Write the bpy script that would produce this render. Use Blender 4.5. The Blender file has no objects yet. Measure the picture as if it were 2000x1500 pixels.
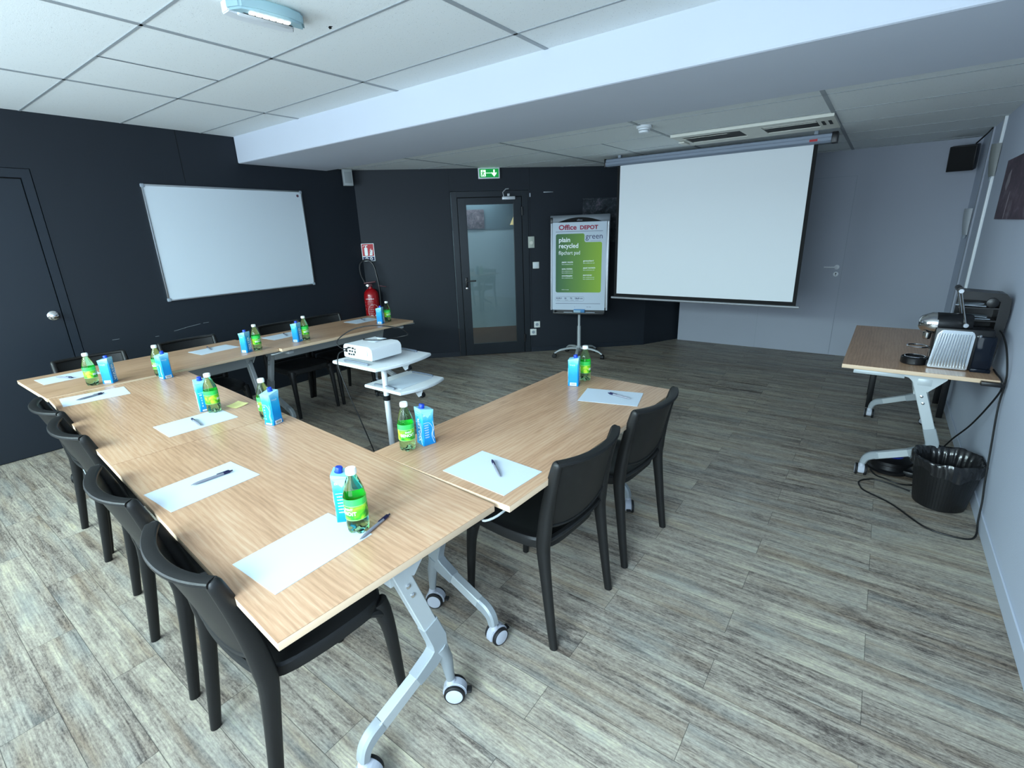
import bpy, bmesh, math, random
from mathutils import Vector, Matrix
from math import sin, cos, pi, radians as R_
random.seed(7)
C = bpy.context.scene.collection
S = bpy.context.scene

# ---------------------------------------------------------------- camera
CAMH = 1.572
cam_d = bpy.data.cameras.new('camera'); cam = bpy.data.objects.new('camera', cam_d); C.objects.link(cam)
cr = Vector((0.80767, 0.58878, -0.031705)); cu = Vector((-0.151485, 0.259167, 0.953879)); cf = Vector((-0.569844, 0.765616, -0.298514))
cam.matrix_world = Matrix(((cr.x, cu.x, -cf.x, 0), (cr.y, cu.y, -cf.y, 0), (cr.z, cu.z, -cf.z, CAMH), (0, 0, 0, 1)))
cam_d.sensor_fit = 'HORIZONTAL'; cam_d.sensor_width = 36; cam_d.lens = 36 * 957.36 / 2000
cam_d.clip_start = 0.05; cam_d.clip_end = 60
S.camera = cam
# ---------------------------------------------------------------- room numbers (metres)
WX = -5.128          # left wall
RX = 0.63            # right wall
FY = -1.30           # window wall behind the camera
BY = 6.98            # pale back wall
ZF = 2.50            # front ceiling
ZB = 2.30            # back ceiling
ZBEAM = 2.268
BEAM0, BEAM1 = 2.60, 3.57
DA = Vector((-4.35, 4.67)); DD = Vector((1.45, 1.40)).normalized(); DROT = math.atan2(1.40, 1.45)
DN = Vector((DD.y, -DD.x))       # out of the diagonal wall, into the room
S0, S1 = -1.0806, 2.5714
KX, KY = DA.x + DD.x * S1, DA.y + DD.y * S1
# ---------------------------------------------------------------- world and light
w = bpy.data.worlds.new('daylight'); S.world = w; w.use_nodes = True
bgn = w.node_tree.nodes['Background']; bgn.inputs[0].default_value = (0.62, 0.80, 1.0, 1); bgn.inputs[1].default_value = 1.0
def area(name, loc, rot, sx, sy, power, col):
    d = bpy.data.lights.new(name, 'AREA'); d.shape = 'RECTANGLE'; d.size = sx; d.size_y = sy; d.energy = power; d.color = col
    o = bpy.data.objects.new(name, d); C.objects.link(o); o.location = loc; o.rotation_euler = rot
    return o
DAY = (0.70, 0.88, 1.0)
area('sky_daylight', (-4.0, -3.1, 3.9), (R_(55), 0, 0), 5.4, 3.4, 1300, (0.74, 0.97, 0.93))
area('sky_daylight', (0.2, -3.1, 3.9), (R_(55), 0, 0), 3.8, 3.4, 1180, DAY)
area('window_daylight', (-3.48, FY + 0.06, 1.42), (R_(96), 0, 0), 3.1, 1.8, 100, DAY)
area('window_daylight', (-0.45, FY + 0.06, 1.42), (R_(96), 0, 0), 1.7, 1.8, 80, DAY)
area('corridor_light', (-5.2, 6.2, 2.2), (0, 0, 0), 0.6, 0.6, 9, (0.75, 0.92, 1.0))
S.view_settings.view_transform = 'Standard'; S.view_settings.look = 'None'; S.view_settings.gamma = 1
S.view_settings.use_curve_mapping = False; S.view_settings.exposure = 0.30

# ---------------------------------------------------------------- materials
def lin(c): return tuple((v / 255 / 12.92 if v / 255 <= 0.04045 else ((v / 255 + 0.055) / 1.055) ** 2.4) for v in c) + (1.0,)
def mat(name, col, rough=0.5, metal=0.0, spec=0.5, trans=0.0, ior=1.45, emit=None, es=0, bump=None, coat=0, alpha=1.0):
    m = bpy.data.materials.new(name); m.use_nodes = True; b = m.node_tree.nodes['Principled BSDF']
    b.inputs['Base Color'].default_value = lin(col); b.inputs['Roughness'].default_value = rough; b.inputs['Metallic'].default_value = metal
    b.inputs['Specular IOR Level'].default_value = spec; b.inputs['Transmission Weight'].default_value = trans; b.inputs['IOR'].default_value = ior
    b.inputs['Coat Weight'].default_value = coat; b.inputs['Alpha'].default_value = alpha
    if emit: b.inputs['Emission Color'].default_value = lin(emit); b.inputs['Emission Strength'].default_value = es
    if bump:
        N = NT(m); t = N.tc(); n = N.noise(t, bump[0], 3); N.bump(n, bump[1], 0.002, b)
    return m
class NT:
    def __init__(s, m): s.t = m.node_tree; s.b = s.t.nodes['Principled BSDF']
    def n(s, ty, **k):
        o = s.t.nodes.new(ty)
        for a, v in k.items(): setattr(o, a, v)
        return o
    def l(s, a, b): s.t.links.new(a, b)
    def tc(s, kind='Object', scale=(1, 1, 1), loc=(0, 0, 0)):
        t = s.n('ShaderNodeTexCoord'); m = s.n('ShaderNodeMapping'); s.l(t.outputs[kind], m.inputs[0])
        m.inputs['Scale'].default_value = scale; m.inputs['Location'].default_value = loc
        return m.outputs[0]
    def noise(s, v, scale, det=4, rough=0.5, dist=0.0):
        o = s.n('ShaderNodeTexNoise'); s.l(v, o.inputs['Vector']); o.inputs['Scale'].default_value = scale
        o.inputs['Detail'].default_value = det; o.inputs['Roughness'].default_value = rough; o.inputs['Distortion'].default_value = dist
        return o.outputs['Fac']
    def m(s, op, a, b=None, c=None):
        o = s.n('ShaderNodeMath', operation=op)
        for i, v in enumerate((a, b, c)):
            if v is None: continue
            if isinstance(v, (int, float)): o.inputs[i].default_value = v
            else: s.l(v, o.inputs[i])
        return o.outputs[0]
    def ramp(s, f, stops):
        o = s.n('ShaderNodeValToRGB'); s.l(f, o.inputs[0]); e = o.color_ramp.elements
        while len(e) < len(stops): e.new(0.5)
        for i, (p, c) in enumerate(stops): e[i].position = p; e[i].color = lin(c) if len(c) == 3 else c
        return o.outputs[0]
    def mix(s, f, a, b, mode='MIX'):
        o = s.n('ShaderNodeMix', data_type='RGBA', blend_type=mode)
        for i, v in ((0, f), (6, a), (7, b)):
            if isinstance(v, (int, float)): o.inputs[i].default_value = v
            elif isinstance(v, tuple): o.inputs[i].default_value = lin(v) if len(v) == 3 else v
            else: s.l(v, o.inputs[i])
        return o.outputs[2]
    def bump(s, h, st, dist, b=None):
        o = s.n('ShaderNodeBump'); s.l(h, o.inputs['Height']); o.inputs['Strength'].default_value = st; o.inputs['Distance'].default_value = dist
        s.l(o.outputs[0], (b or s.b).inputs['Normal'])

def mat_floor():
    m = mat('vinyl_plank_floor', (130, 130, 120), 0.42, spec=0.4); N = NT(m)
    t = N.n('ShaderNodeTexCoord'); sp = N.n('ShaderNodeSeparateXYZ'); N.l(t.outputs['Object'], sp.inputs[0]); x, y = sp.outputs[0], sp.outputs[1]
    yr = N.m('DIVIDE', N.m('SUBTRACT', y, 0.387), 0.152); row = N.m('FLOOR', yr); fy = N.m('SUBTRACT', yr, row)
    odd = N.m('FLOORED_MODULO', row, 2.0)
    xr = N.m('DIVIDE', N.m('ADD', N.m('ADD', x, 0.737), N.m('MULTIPLY', odd, 0.456)), 0.912); col = N.m('FLOOR', xr); fx = N.m('SUBTRACT', xr, col)
    cb = N.n('ShaderNodeCombineXYZ'); N.l(row, cb.inputs[0]); N.l(col, cb.inputs[1])
    wn = N.n('ShaderNodeTexWhiteNoise', noise_dimensions='2D'); N.l(cb.outputs[0], wn.inputs['Vector']); rnd = wn.outputs['Value']
    # each plank samples its own stretch of grain
    cv = N.n('ShaderNodeCombineXYZ'); N.l(N.m('ADD', x, N.m('MULTIPLY', rnd, 37.0)), cv.inputs[0]); N.l(y, cv.inputs[1]); N.l(N.m('MULTIPLY', rnd, 9.0), cv.inputs[2])
    def vm(sx, sy):
        o = N.n('ShaderNodeMapping'); N.l(cv.outputs[0], o.inputs[0]); o.inputs['Scale'].default_value = (sx, sy, 1); return o.outputs[0]
    streak = N.noise(vm(1.4, 22), 1.0, 6, 0.62, 0.9)
    broad = N.noise(vm(0.9, 7), 1.0, 3, 0.5, 0.6)
    fine = N.noise(vm(7, 120), 1.0, 5, 0.7, 0.5)
    blotch = N.noise(vm(9, 20), 1.0, 8, 0.74, 0.8)
    grain = N.noise(vm(60, 150), 1.0, 4, 0.75)
    f = N.m('ADD', N.m('MULTIPLY', streak, 0.40), N.m('ADD', N.m('MULTIPLY', blotch, 0.26), N.m('ADD', N.m('MULTIPLY', fine, 0.32), N.m('MULTIPLY', grain, 0.34))))
    f = N.m('ADD', N.m('SUBTRACT', f, 0.16), N.m('ADD', N.m('MULTIPLY', N.m('SUBTRACT', rnd, 0.5), 0.05), N.m('MULTIPLY', N.m('SUBTRACT', broad, 0.5), 0.16)))
    c = N.ramp(f, [(0.34, (62, 55, 51)), (0.41, (102, 94, 87)), (0.48, (142, 133, 122)), (0.56, (168, 160, 145)), (0.68, (198, 191, 162))])
    tint = N.noise(vm(1.1, 14), 1.0, 3); tint2 = N.noise(vm(2.3, 9), 1.0, 3)
    c = N.mix(N.m('MULTIPLY', N.m('GREATER_THAN', tint, 0.5), N.m('MULTIPLY', N.m('SUBTRACT', tint, 0.5), 2.6)), c, (190, 160, 130), 'MULTIPLY')
    c = N.mix(N.m('MULTIPLY', N.m('GREATER_THAN', tint2, 0.52), N.m('MULTIPLY', N.m('SUBTRACT', tint2, 0.52), 2.0)), c, (140, 148, 146))
    wv = N.n('ShaderNodeTexWave', bands_direction='Y'); N.l(vm(1.0, 6.5), wv.inputs['Vector']); wv.inputs['Scale'].default_value = 4.0; wv.inputs['Distortion'].default_value = 9; wv.inputs['Detail'].default_value = 4; wv.inputs['Detail Scale'].default_value = 1.2
    c = N.mix(N.m('MULTIPLY', N.m('POWER', wv.outputs['Fac'], 4.0), 0.22), c, (84, 76, 70))
    e1 = N.m('MINIMUM', fy, N.m('SUBTRACT', 1.0, fy)); e2 = N.m('MULTIPLY', N.m('MINIMUM', fx, N.m('SUBTRACT', 1.0, fx)), 6.0)
    edge = N.m('LESS_THAN', N.m('MINIMUM', e1, e2), 0.0065)
    c = N.mix(N.m('MULTIPLY', edge, 0.75), c, (40, 40, 38)); N.l(c, N.b.inputs['Base Color'])
    N.l(N.m('ADD', 0.36, N.m('MULTIPLY', fine, 0.16)), N.b.inputs['Roughness'])
    N.bump(N.m('SUBTRACT', N.m('MULTIPLY', fine, 0.5), edge), 0.25, 0.001)
    return m
def mat_wood(name, cols, rough=0.33, sc=1.0):
    m = mat(name, cols[1], rough, spec=0.45); N = NT(m)
    t = N.n('ShaderNodeTexCoord'); oi = N.n('ShaderNodeObjectInfo')
    ad = N.n('ShaderNodeVectorMath', operation='ADD'); N.l(t.outputs['Object'], ad.inputs[0])
    cb = N.n('ShaderNodeCombineXYZ'); N.l(N.m('MULTIPLY', oi.outputs['Random'], 11.0), cb.inputs[0]); N.l(N.m('MULTIPLY', oi.outputs['Random'], 5.0), cb.inputs[1]); N.l(cb.outputs[0], ad.inputs[1])
    def vm(sx, sy):
        o = N.n('ShaderNodeMapping'); N.l(ad.outputs[0], o.inputs[0]); o.inputs['Scale'].default_value = (sx * sc, sy * sc, 8); return o.outputs[0]
    a = N.noise(vm(1.6, 13), 1.0, 5, 0.6, 1.0); b = N.noise(vm(9, 210), 1.0, 4, 0.65, 0.3); c0 = N.noise(vm(0.7, 3.0), 1.0, 2)
    wv = N.n('ShaderNodeTexWave', bands_direction='Y'); N.l(vm(0.8, 5.5), wv.inputs['Vector']); wv.inputs['Scale'].default_value = 3.2; wv.inputs['Distortion'].default_value = 8; wv.inputs['Detail'].default_value = 4; wv.inputs['Detail Scale'].default_value = 1.2
    f = N.m('ADD', N.m('MULTIPLY', a, 0.34), N.m('ADD', N.m('MULTIPLY', b, 0.34), N.m('ADD', N.m('MULTIPLY', wv.outputs['Fac'], 0.08), N.m('MULTIPLY', c0, 0.21))))
    c = N.ramp(f, [(0.33, cols[0]), (0.50, cols[1]), (0.66, cols[2])])
    N.l(c, N.b.inputs['Base Color']); N.bump(b, 0.08, 0.0006)
    return m
def mat_wall(name, col, amt=0.25, rough=0.6, spec=0.3):
    m = mat(name, col, rough, spec=spec); N = NT(m); v = N.tc()
    h = N.noise(v, 160, 2); N.bump(h, amt, 0.001)
    d = N.noise(v, 1.3, 3); N.l(N.mix(N.m('MULTIPLY', d, 0.16), col, tuple(min(255, int(k * 1.25)) for k in col)), N.b.inputs['Base Color'])
    return m
def mat_tile():
    m = mat('mineral_ceiling_tile', (226, 231, 231), 0.9, spec=0.1); N = NT(m); v = N.tc()
    vo = N.n('ShaderNodeTexVoronoi', feature='F1'); N.l(v, vo.inputs['Vector']); vo.inputs['Scale'].default_value = 75
    n1 = N.noise(v, 210, 3, 0.7); n2 = N.noise(v, 60, 3, 0.6)
    pit = N.m('MULTIPLY', N.m('LESS_THAN', vo.outputs['Distance'], N.m('MULTIPLY', N.m('POWER', n2, 2.0), 0.62)), N.m('GREATER_THAN', n1, 0.50))
    c = N.mix(N.m('MULTIPLY', pit, 0.45), (226, 231, 231), (128, 138, 138)); N.l(c, N.b.inputs['Base Color'])
    N.bump(N.m('ADD', n1, N.m('MULTIPLY', pit, -0.8)), 0.35, 0.002)
    return m
def mat_art(name, c1, c2, c3, sc):
    m = mat(name, c1, 0.5); N = NT(m); v = N.tc(scale=sc)
    n1 = N.noise(v, 3, 6, 0.65, 0.8); n2 = N.noise(v, 16, 4, 0.7)
    f = N.m('ADD', N.m('MULTIPLY', n1, 0.7), N.m('MULTIPLY', n2, 0.3))
    N.l(N.ramp(f, [(0.36, c1), (0.52, c2), (0.66, c3)]), N.b.inputs['Base Color'])
    return m
def mat_label():
    m = mat('bottle_label_print', (90, 190, 60), 0.35); N = NT(m); v = N.tc()
    n = N.noise(v, 26, 2, 0.5, 0.6); n2 = N.noise(v, 48, 2)
    c = N.ramp(n, [(0.38, (20, 120, 40)), (0.47, (60, 175, 40)), (0.54, (120, 205, 40)), (0.64, (190, 225, 60))]); N.l(c, N.b.inputs['Base Color'])
    return m
def mat_carton():
    m = mat('carton_print', (40, 160, 220), 0.30, spec=0.5); N = NT(m)
    t = N.n('ShaderNodeTexCoord'); sp = N.n('ShaderNodeSeparateXYZ'); N.l(t.outputs['Object'], sp.inputs[0])
    n = N.noise(N.tc(), 22, 2, 0.5, 0.5)
    f = N.m('ADD', N.m('DIVIDE', sp.outputs[2], 0.155), N.m('MULTIPLY', N.m('SUBTRACT', n, 0.5), 0.35))
    N.l(N.ramp(f, [(0.0, (0, 128, 200)), (0.45, (10, 140, 212)), (0.72, (40, 165, 220)), (0.95, (130, 205, 235))]), N.b.inputs['Base Color'])
    return m
def mat_green_print():
    m = mat('green_cover_print', (90, 130, 50), 0.6); N = NT(m)
    t = N.n('ShaderNodeTexCoord'); sp = N.n('ShaderNodeSeparateXYZ'); N.l(t.outputs['Object'], sp.inputs[0])
    f = N.m('ADD', N.m('MULTIPLY', sp.outputs[0], 1.5), 0.5)
    N.l(N.ramp(f, [(0.1, (52, 98, 60)), (0.5, (98, 140, 52)), (0.9, (140, 176, 44))]), N.b.inputs['Base Color'])
    return m
def mat_brushed(name, col, rough=0.3, sc=(2, 2, 300)):
    m = mat(name, col, rough, 1.0); N = NT(m); n = N.noise(N.tc(scale=sc), 1.0, 2); N.l(N.m('ADD', rough - 0.06, N.m('MULTIPLY', n, 0.14)), N.b.inputs['Roughness'])
    return m

M = dict(
    floor=mat_floor(), band=mat('translucent_green_band', (60, 205, 90), 0.2), tile=mat_tile(), tee=mat('ceiling_tee', (150, 156, 160), 0.5), beam=mat_wall('beam_paint', (190, 196, 207), 0.15, 0.7),
    black=mat_wall('black_wall_paint', (26, 32, 40), 0.3, 0.62, 0.4), blackdoor=mat_wall('black_door_paint', (27, 34, 43), 0.1, 0.45, 0.5),
    lilac=mat_wall('pale_wall_paint', (162, 167, 178), 0.35, 0.75), frame=mat('black_aluminium', (28, 34, 40), 0.4, 0.2, 0.5), gap=mat('shadow_gap', (6, 7, 8), 0.9),
    oak=mat_wood('oak_laminate', [(150, 115, 88), (184, 146, 116), (200, 170, 142)], 0.30), oakedge=mat('oak_edge_band', (206, 180, 152), 0.5),
    under=mat('table_underside', (60, 52, 44), 0.7), silver=mat('silver_powder_coat', (178, 184, 186), 0.38, 0.2, 0.5), silver2=mat('grey_cast_joint', (150, 157, 161), 0.45, 0.2),
    seam=mat('dark_seam', (60, 50, 42), 0.7), tyre=mat('black_rubber', (20, 20, 22), 0.6), hubc=mat('grey_hub', (170, 174, 184), 0.45), chrome=mat('chrome', (215, 215, 215), 0.12, 1.0),
    chair=mat('black_chair_resin', (22, 22, 22), 0.45, spec=0.4, bump=(400, 0.12)), paper=mat('white_paper', (190, 201, 212), 0.85, spec=0.05),
    penbody=mat('clear_grey_pen_barrel', (120, 122, 132), 0.25), penblue=mat('dark_blue_pen_plastic', (24, 26, 62), 0.3),
    cap=mat('white_plastic_cap', (232, 236, 232), 0.4), glassgreen=mat('green_bottle_plastic', (186, 240, 180), 0.03, trans=1.0, ior=1.30),
    labelp=mat_label(), labelrim=mat('label_rim', (130, 225, 110), 0.4), white=mat('white_print', (235, 240, 240), 0.5),
    carton=mat_carton(), cartoncap=mat('blue_cap', (18, 62, 178), 0.35), cartonlight=mat('carton_light_print', (150, 215, 235), 0.35), barcode=mat('barcode_black', (30, 30, 40), 0.6),
    whiteplastic=mat('white_plastic', (215, 220, 224), 0.35), whitelam=mat('white_laminate', (222, 227, 230), 0.32), greyplastic=mat('grey_plastic', (140, 150, 160), 0.5),
    blackplastic=mat('black_plastic', (16, 16, 18), 0.35), cable=mat('black_cable', (14, 14, 15), 0.5), red=mat('extinguisher_red', (150, 8, 16), 0.28, coat=0.4), redsign=mat('sign_red', (176, 30, 40), 0.5),
    screen=mat('projection_cloth', (226, 230, 232), 0.85, spec=0.15), screenblack=mat('screen_black_border', (8, 8, 10), 0.8), housing=mat('silver_grey_housing', (120, 130, 144), 0.45, 0.2),
    board=mat('enamel_whiteboard', (206, 216, 224), 0.22, spec=0.5, coat=0.2), alu=mat_brushed('aluminium_frame', (190, 194, 198), 0.35),
    bag=mat('bin_liner_film', (26, 26, 28), 0.20, spec=0.7, bump=(30, 1.0)), bin=mat('black_bin_plastic', (20, 20, 21), 0.4), greenlit=mat('lit_exit_green', (0, 120, 50), 0.4, emit=(0, 150, 60), es=0.55),
    whitelit=mat('lit_exit_white', (220, 255, 220), 0.4, emit=(210, 255, 215), es=0.9), led=mat('lit_led_strip', (255, 255, 250), 0.4, emit=(250, 255, 250), es=2.5),
    green=mat_green_print(), navy=mat('navy_print', (50, 52, 92), 0.6), darkred=mat('dark_red_print', (150, 22, 60), 0.6), yellow=mat('yellow_note_paper', (222, 214, 146), 0.7),
    art1=mat_art('mural_art_right', (52, 40, 50), (84, 64, 76), (122, 112, 118), (1, 2, 2)), art2=mat_art('mural_art_dark', (10, 12, 16), (44, 52, 58), (110, 100, 112), (3, 3, 3)), art3=mat_art('corridor_art', (40, 40, 46), (82, 74, 82), (120, 110, 116), (5, 5, 5)),
    corr=mat_wall('corridor_paint', (132, 150, 158), 0.2), corrdark=mat_wall('corridor_upper_paint', (78, 96, 104), 0.2), corrfloor=mat('corridor_brown_floor', (92, 68, 54), 0.5),
    sockets=mat('socket_white', (216, 220, 216), 0.4), grimy=mat('aged_ac_plastic', (212, 211, 200), 0.5), dark=mat('dark_interior', (8, 9, 10), 0.8), ribbed=mat('ribbed_satin_metal', (214, 220, 224), 0.22, 1.0), beige=mat('beige_shade', (196, 170, 110), 0.6),
    smoke=mat('smoked_clear_tank', (50, 58, 74), 0.08, trans=0.75, ior=1.2), lens=mat('lens_glass', (60, 70, 80), 0.05, spec=0.8), ebody=mat('emergency_light_lens', (176, 206, 214), 0.15, trans=0.35, ior=1.2), blueplug=mat('blue_cable_drum', (30, 44, 130), 0.4), eraser=mat('blue_eraser', (70, 130, 180), 0.6),
)
def mat_glass():
    m = bpy.data.materials.new('clear_pane'); m.use_nodes = True; t = m.node_tree; t.nodes.clear()
    o = t.nodes.new('ShaderNodeOutputMaterial'); g = t.nodes.new('ShaderNodeBsdfGlossy'); tr = t.nodes.new('ShaderNodeBsdfTransparent'); mx = t.nodes.new('ShaderNodeMixShader'); fr = t.nodes.new('ShaderNodeFresnel')
    g.inputs['Roughness'].default_value = 0.02; tr.inputs[0].default_value = (0.94, 0.97, 0.97, 1); fr.inputs[0].default_value = 1.45
    t.links.new(fr.outputs[0], mx.inputs[0]); t.links.new(tr.outputs[0], mx.inputs[1]); t.links.new(g.outputs[0], mx.inputs[2]); t.links.new(mx.outputs[0], o.inputs[0])
    return m
M['pane'] = mat_glass()

# ---------------------------------------------------------------- mesh helpers
I4 = Matrix.Identity(4)
def TR(x=0, y=0, z=0, rx=0, ry=0, rz=0):
    return Matrix.Translation((x, y, z)) @ Matrix.Rotation(R_(rz), 4, 'Z') @ Matrix.Rotation(R_(ry), 4, 'Y') @ Matrix.Rotation(R_(rx), 4, 'X')
class MB:
    def __init__(s): s.bm = bmesh.new()
    def merge(s, b, mtx=I4, mi=0):
        for f in b.faces: f.material_index = mi
        b.transform(mtx); me = bpy.data.meshes.new('t'); b.to_mesh(me); b.free(); s.bm.from_mesh(me); bpy.data.meshes.remove(me); return s
    def box(s, x, y, z, sx, sy, sz, bev=0, mtx=I4, mi=0, seg=2):
        b = bmesh.new(); bmesh.ops.create_cube(b, size=1)
        for v in b.verts: v.co = Vector((v.co.x * sx + x, v.co.y * sy + y, v.co.z * sz + z))
        if bev: bmesh.ops.bevel(b, geom=b.edges[:], offset=bev, segments=seg, affect='EDGES', profile=0.5)
        return s.merge(b, mtx, mi)
    def bx(s, x0, x1, y0, y1, z0, z1, **k): return s.box((x0 + x1) / 2, (y0 + y1) / 2, (z0 + z1) / 2, x1 - x0, y1 - y0, z1 - z0, **k)
    def rings(s, rings, closed=False, caps=True, mtx=I4, mi=0):
        b = bmesh.new(); V = [[b.verts.new(p) for p in r] for r in rings]; n = len(V[0]); L = len(V)
        for i in range(L if closed else L - 1):
            a, c = V[i], V[(i + 1) % L]
            for j in range(n):
                b.faces.new((a[j], a[(j + 1) % n], c[(j + 1) % n], c[j]))
        if caps and not closed:
            b.faces.new(V[0][::-1]); b.faces.new(V[-1])
        bmesh.ops.recalc_face_normals(b, faces=b.faces[:])
        return s.merge(b, mtx, mi)
    def tube(s, pts, r, seg=10, closed=False, mtx=I4, mi=0, asp=1.0, up=None, sq=0):
        P = [Vector(p) for p in pts]; n = len(P); rr = r if isinstance(r, (list, tuple)) else [r] * n; out = []
        U = None
        for i in range(n):
            if closed: t = (P[(i + 1) % n] - P[i - 1])
            else: t = P[min(i + 1, n - 1)] - P[max(i - 1, 0)]
            t.normalize()
            if U is None:
                U = Vector(up) if up else (Vector((0, 0, 1)) if abs(t.z) < 0.9 else Vector((1, 0, 0)))
            U = (U - t * U.dot(t)).normalized(); B = t.cross(U)
            q = rr[i]; ring = []
            for k in range(seg):
                a = 2 * pi * k / seg; ca, sa = cos(a), sin(a)
                if sq:
                    e = sq; m = (abs(ca) ** e + abs(sa) ** e) ** (-1 / e); ca *= m; sa *= m
                ring.append(P[i] + U * (q * sa * asp) + B * (q * ca))
            out.append(ring)
        return s.rings(out, closed, True, mtx, mi)
    def lathe(s, prof, seg=24, mtx=I4, mi=0, caps=True):
        return s.rings([[(r * cos(2 * pi * k / seg), r * sin(2 * pi * k / seg), z) for k in range(seg)] for r, z in prof], False, caps, mtx, mi)
    def bar(s, pts, wx, wn, mtx=I4, mi=0, ch=0.18):
        # rectangular bar in a plane of constant x: wx wide along x, wn (number or list) across
        P = [Vector(p) for p in pts]; n = len(P); W = wn if isinstance(wn, (list, tuple)) else [wn] * n; X = wx if isinstance(wx, (list, tuple)) else [wx] * n; out = []
        for i in range(n):
            t = (P[min(i + 1, n - 1)] - P[max(i - 1, 0)]).normalized(); N_ = Vector((1, 0, 0)).cross(t).normalized(); a, b = X[i] / 2, W[i] / 2; c = min(a, b) * ch
            out.append([P[i] + Vector((u, 0, 0)) + N_ * v for u, v in ((a, -b + c), (a, b - c), (a - c, b), (-a + c, b), (-a, b - c), (-a, -b + c), (-a + c, -b), (a - c, -b))])
        return s.rings(out, False, True, mtx, mi)
    def prism(s, poly, d0, d1, mtx=I4, mi=0, bev=0):
        b = bmesh.new(); A = [b.verts.new((x, y, d0)) for x, y in poly]; B = [b.verts.new((x, y, d1)) for x, y in poly]; n = len(poly)
        b.faces.new(A[::-1]); b.faces.new(B)
        for i in range(n): b.faces.new((A[i], A[(i + 1) % n], B[(i + 1) % n], B[i]))
        bmesh.ops.recalc_face_normals(b, faces=b.faces[:])
        if bev: bmesh.ops.bevel(b, geom=b.edges[:], offset=bev, segments=2, affect='EDGES')
        return s.merge(b, mtx, mi)
    def quad(s, pts, mtx=I4, mi=0):
        b = bmesh.new(); b.faces.new([b.verts.new(p) for p in pts]); return s.merge(b, mtx, mi)
    def sheet(s, fn, nu, nv, th, mtx=I4, mi=0):
        # fn(u,v)->Vector, solidified along the local normal
        P = [[Vector(fn(i / nu, j / nv)) for j in range(nv + 1)] for i in range(nu + 1)]
        b = bmesh.new(); F = []; Bk = []
        for i in range(nu + 1):
            fr, br = [], []
            for j in range(nv + 1):
                du = P[min(i + 1, nu)][j] - P[max(i - 1, 0)][j]; dv = P[i][min(j + 1, nv)] - P[i][max(j - 1, 0)]
                nn = du.cross(dv).normalized() * th / 2
                fr.append(b.verts.new(P[i][j] + nn)); br.append(b.verts.new(P[i][j] - nn))
            F.append(fr); Bk.append(br)
        for i in range(nu):
            for j in range(nv):
                b.faces.new((F[i][j], F[i + 1][j], F[i + 1][j + 1], F[i][j + 1])); b.faces.new((Bk[i][j], Bk[i][j + 1], Bk[i + 1][j + 1], Bk[i + 1][j]))
        for i in range(nu):
            b.faces.new((F[i][0], Bk[i][0], Bk[i + 1][0], F[i + 1][0])); b.faces.new((F[i][nv], F[i + 1][nv], Bk[i + 1][nv], Bk[i][nv]))
        for j in range(nv):
            b.faces.new((F[0][j], F[0][j + 1], Bk[0][j + 1], Bk[0][j])); b.faces.new((F[nu][j], Bk[nu][j], Bk[nu][j + 1], F[nu][j + 1]))
        bmesh.ops.recalc_face_normals(b, faces=b.faces[:])
        return s.merge(b, mtx, mi)
    def text(s, txt, size, mtx=I4, mi=0, align='LEFT', fn=None, sx=1.0, bold=0.0, shear=0.0):
        # flat letters in the local XZ plane facing -Y (fn can wrap them)
        cu_ = bpy.data.curves.new('t', 'FONT'); cu_.body = txt; cu_.size = size; cu_.align_x = align; cu_.offset = bold; cu_.shear = shear; cu_.resolution_u = 3
        o = bpy.data.objects.new('t', cu_); C.objects.link(o); dg = bpy.context.evaluated_depsgraph_get()
        me = bpy.data.meshes.new_from_object(o.evaluated_get(dg)); b = bmesh.new(); b.from_mesh(me)
        bpy.data.objects.remove(o); bpy.data.curves.remove(cu_); bpy.data.meshes.remove(me)
        for v in b.verts:
            p = Vector((v.co.x * sx, 0, v.co.y)); v.co = fn(p) if fn else p
        return s.merge(b, mtx, mi)
    def build(s, name, mats, parent=None, smooth=35, kind=None, label=None):
        me = bpy.data.meshes.new(name); s.bm.to_mesh(me); s.bm.free()
        for m in (mats if isinstance(mats, (list, tuple)) else [mats]): me.materials.append(m)
        if smooth:
            for p in me.polygons: p.use_smooth = True
            me.set_sharp_from_angle(angle=R_(smooth))
        o = bpy.data.objects.new(name, me); C.objects.link(o)
        if parent: o.parent = parent
        if kind: o['kind'] = kind
        if label: o['label'] = label
        return o
def cat_(pts, n=6, closed=False):
    P = [Vector(p) for p in pts]; out = []; L = len(P)
    for i in range(L if closed else L - 1):
        if closed: a, b, c, d = P[i - 1], P[i], P[(i + 1) % L], P[(i + 2) % L]
        else: a, b, c, d = P[max(i - 1, 0)], P[i], P[i + 1], P[min(i + 2, L - 1)]
        for k in range(n):
            t = k / n; out.append(0.5 * ((2 * b) + (c - a) * t + (2 * a - 5 * b + 4 * c - d) * t * t + (3 * b - a - 3 * c + d) * t ** 3))
    if not closed: out.append(P[-1])
    return out
def tag(o, label, cat, group=None):
    o['label'] = label; o['category'] = cat
    if group: o['group'] = group
    return o
def thing(name, label, cat, loc=(0, 0, 0), rz=0, group=None):
    o = bpy.data.objects.new(name, None); C.objects.link(o); o.location = loc; o.rotation_euler = (0, 0, R_(rz)); o.empty_display_size = 0.1
    return tag(o, label, cat, group)
def copy_tree(o, parent=None):
    c = o.copy(); C.objects.link(c)
    if parent: c.parent = parent
    for ch in [k for k in bpy.data.objects if k.parent == o]: copy_tree(ch, c)
    return c
def dup(o, loc, rz, label):
    c = copy_tree(o); c.location = loc; c.rotation_euler = (0, 0, R_(rz)); c['label'] = label
    return c
def dwall(s_, z, off=0.0): p = DA + DD * s_ + DN * off; return (p.x, p.y, z)
DDEG = math.degrees(DROT)
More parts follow.
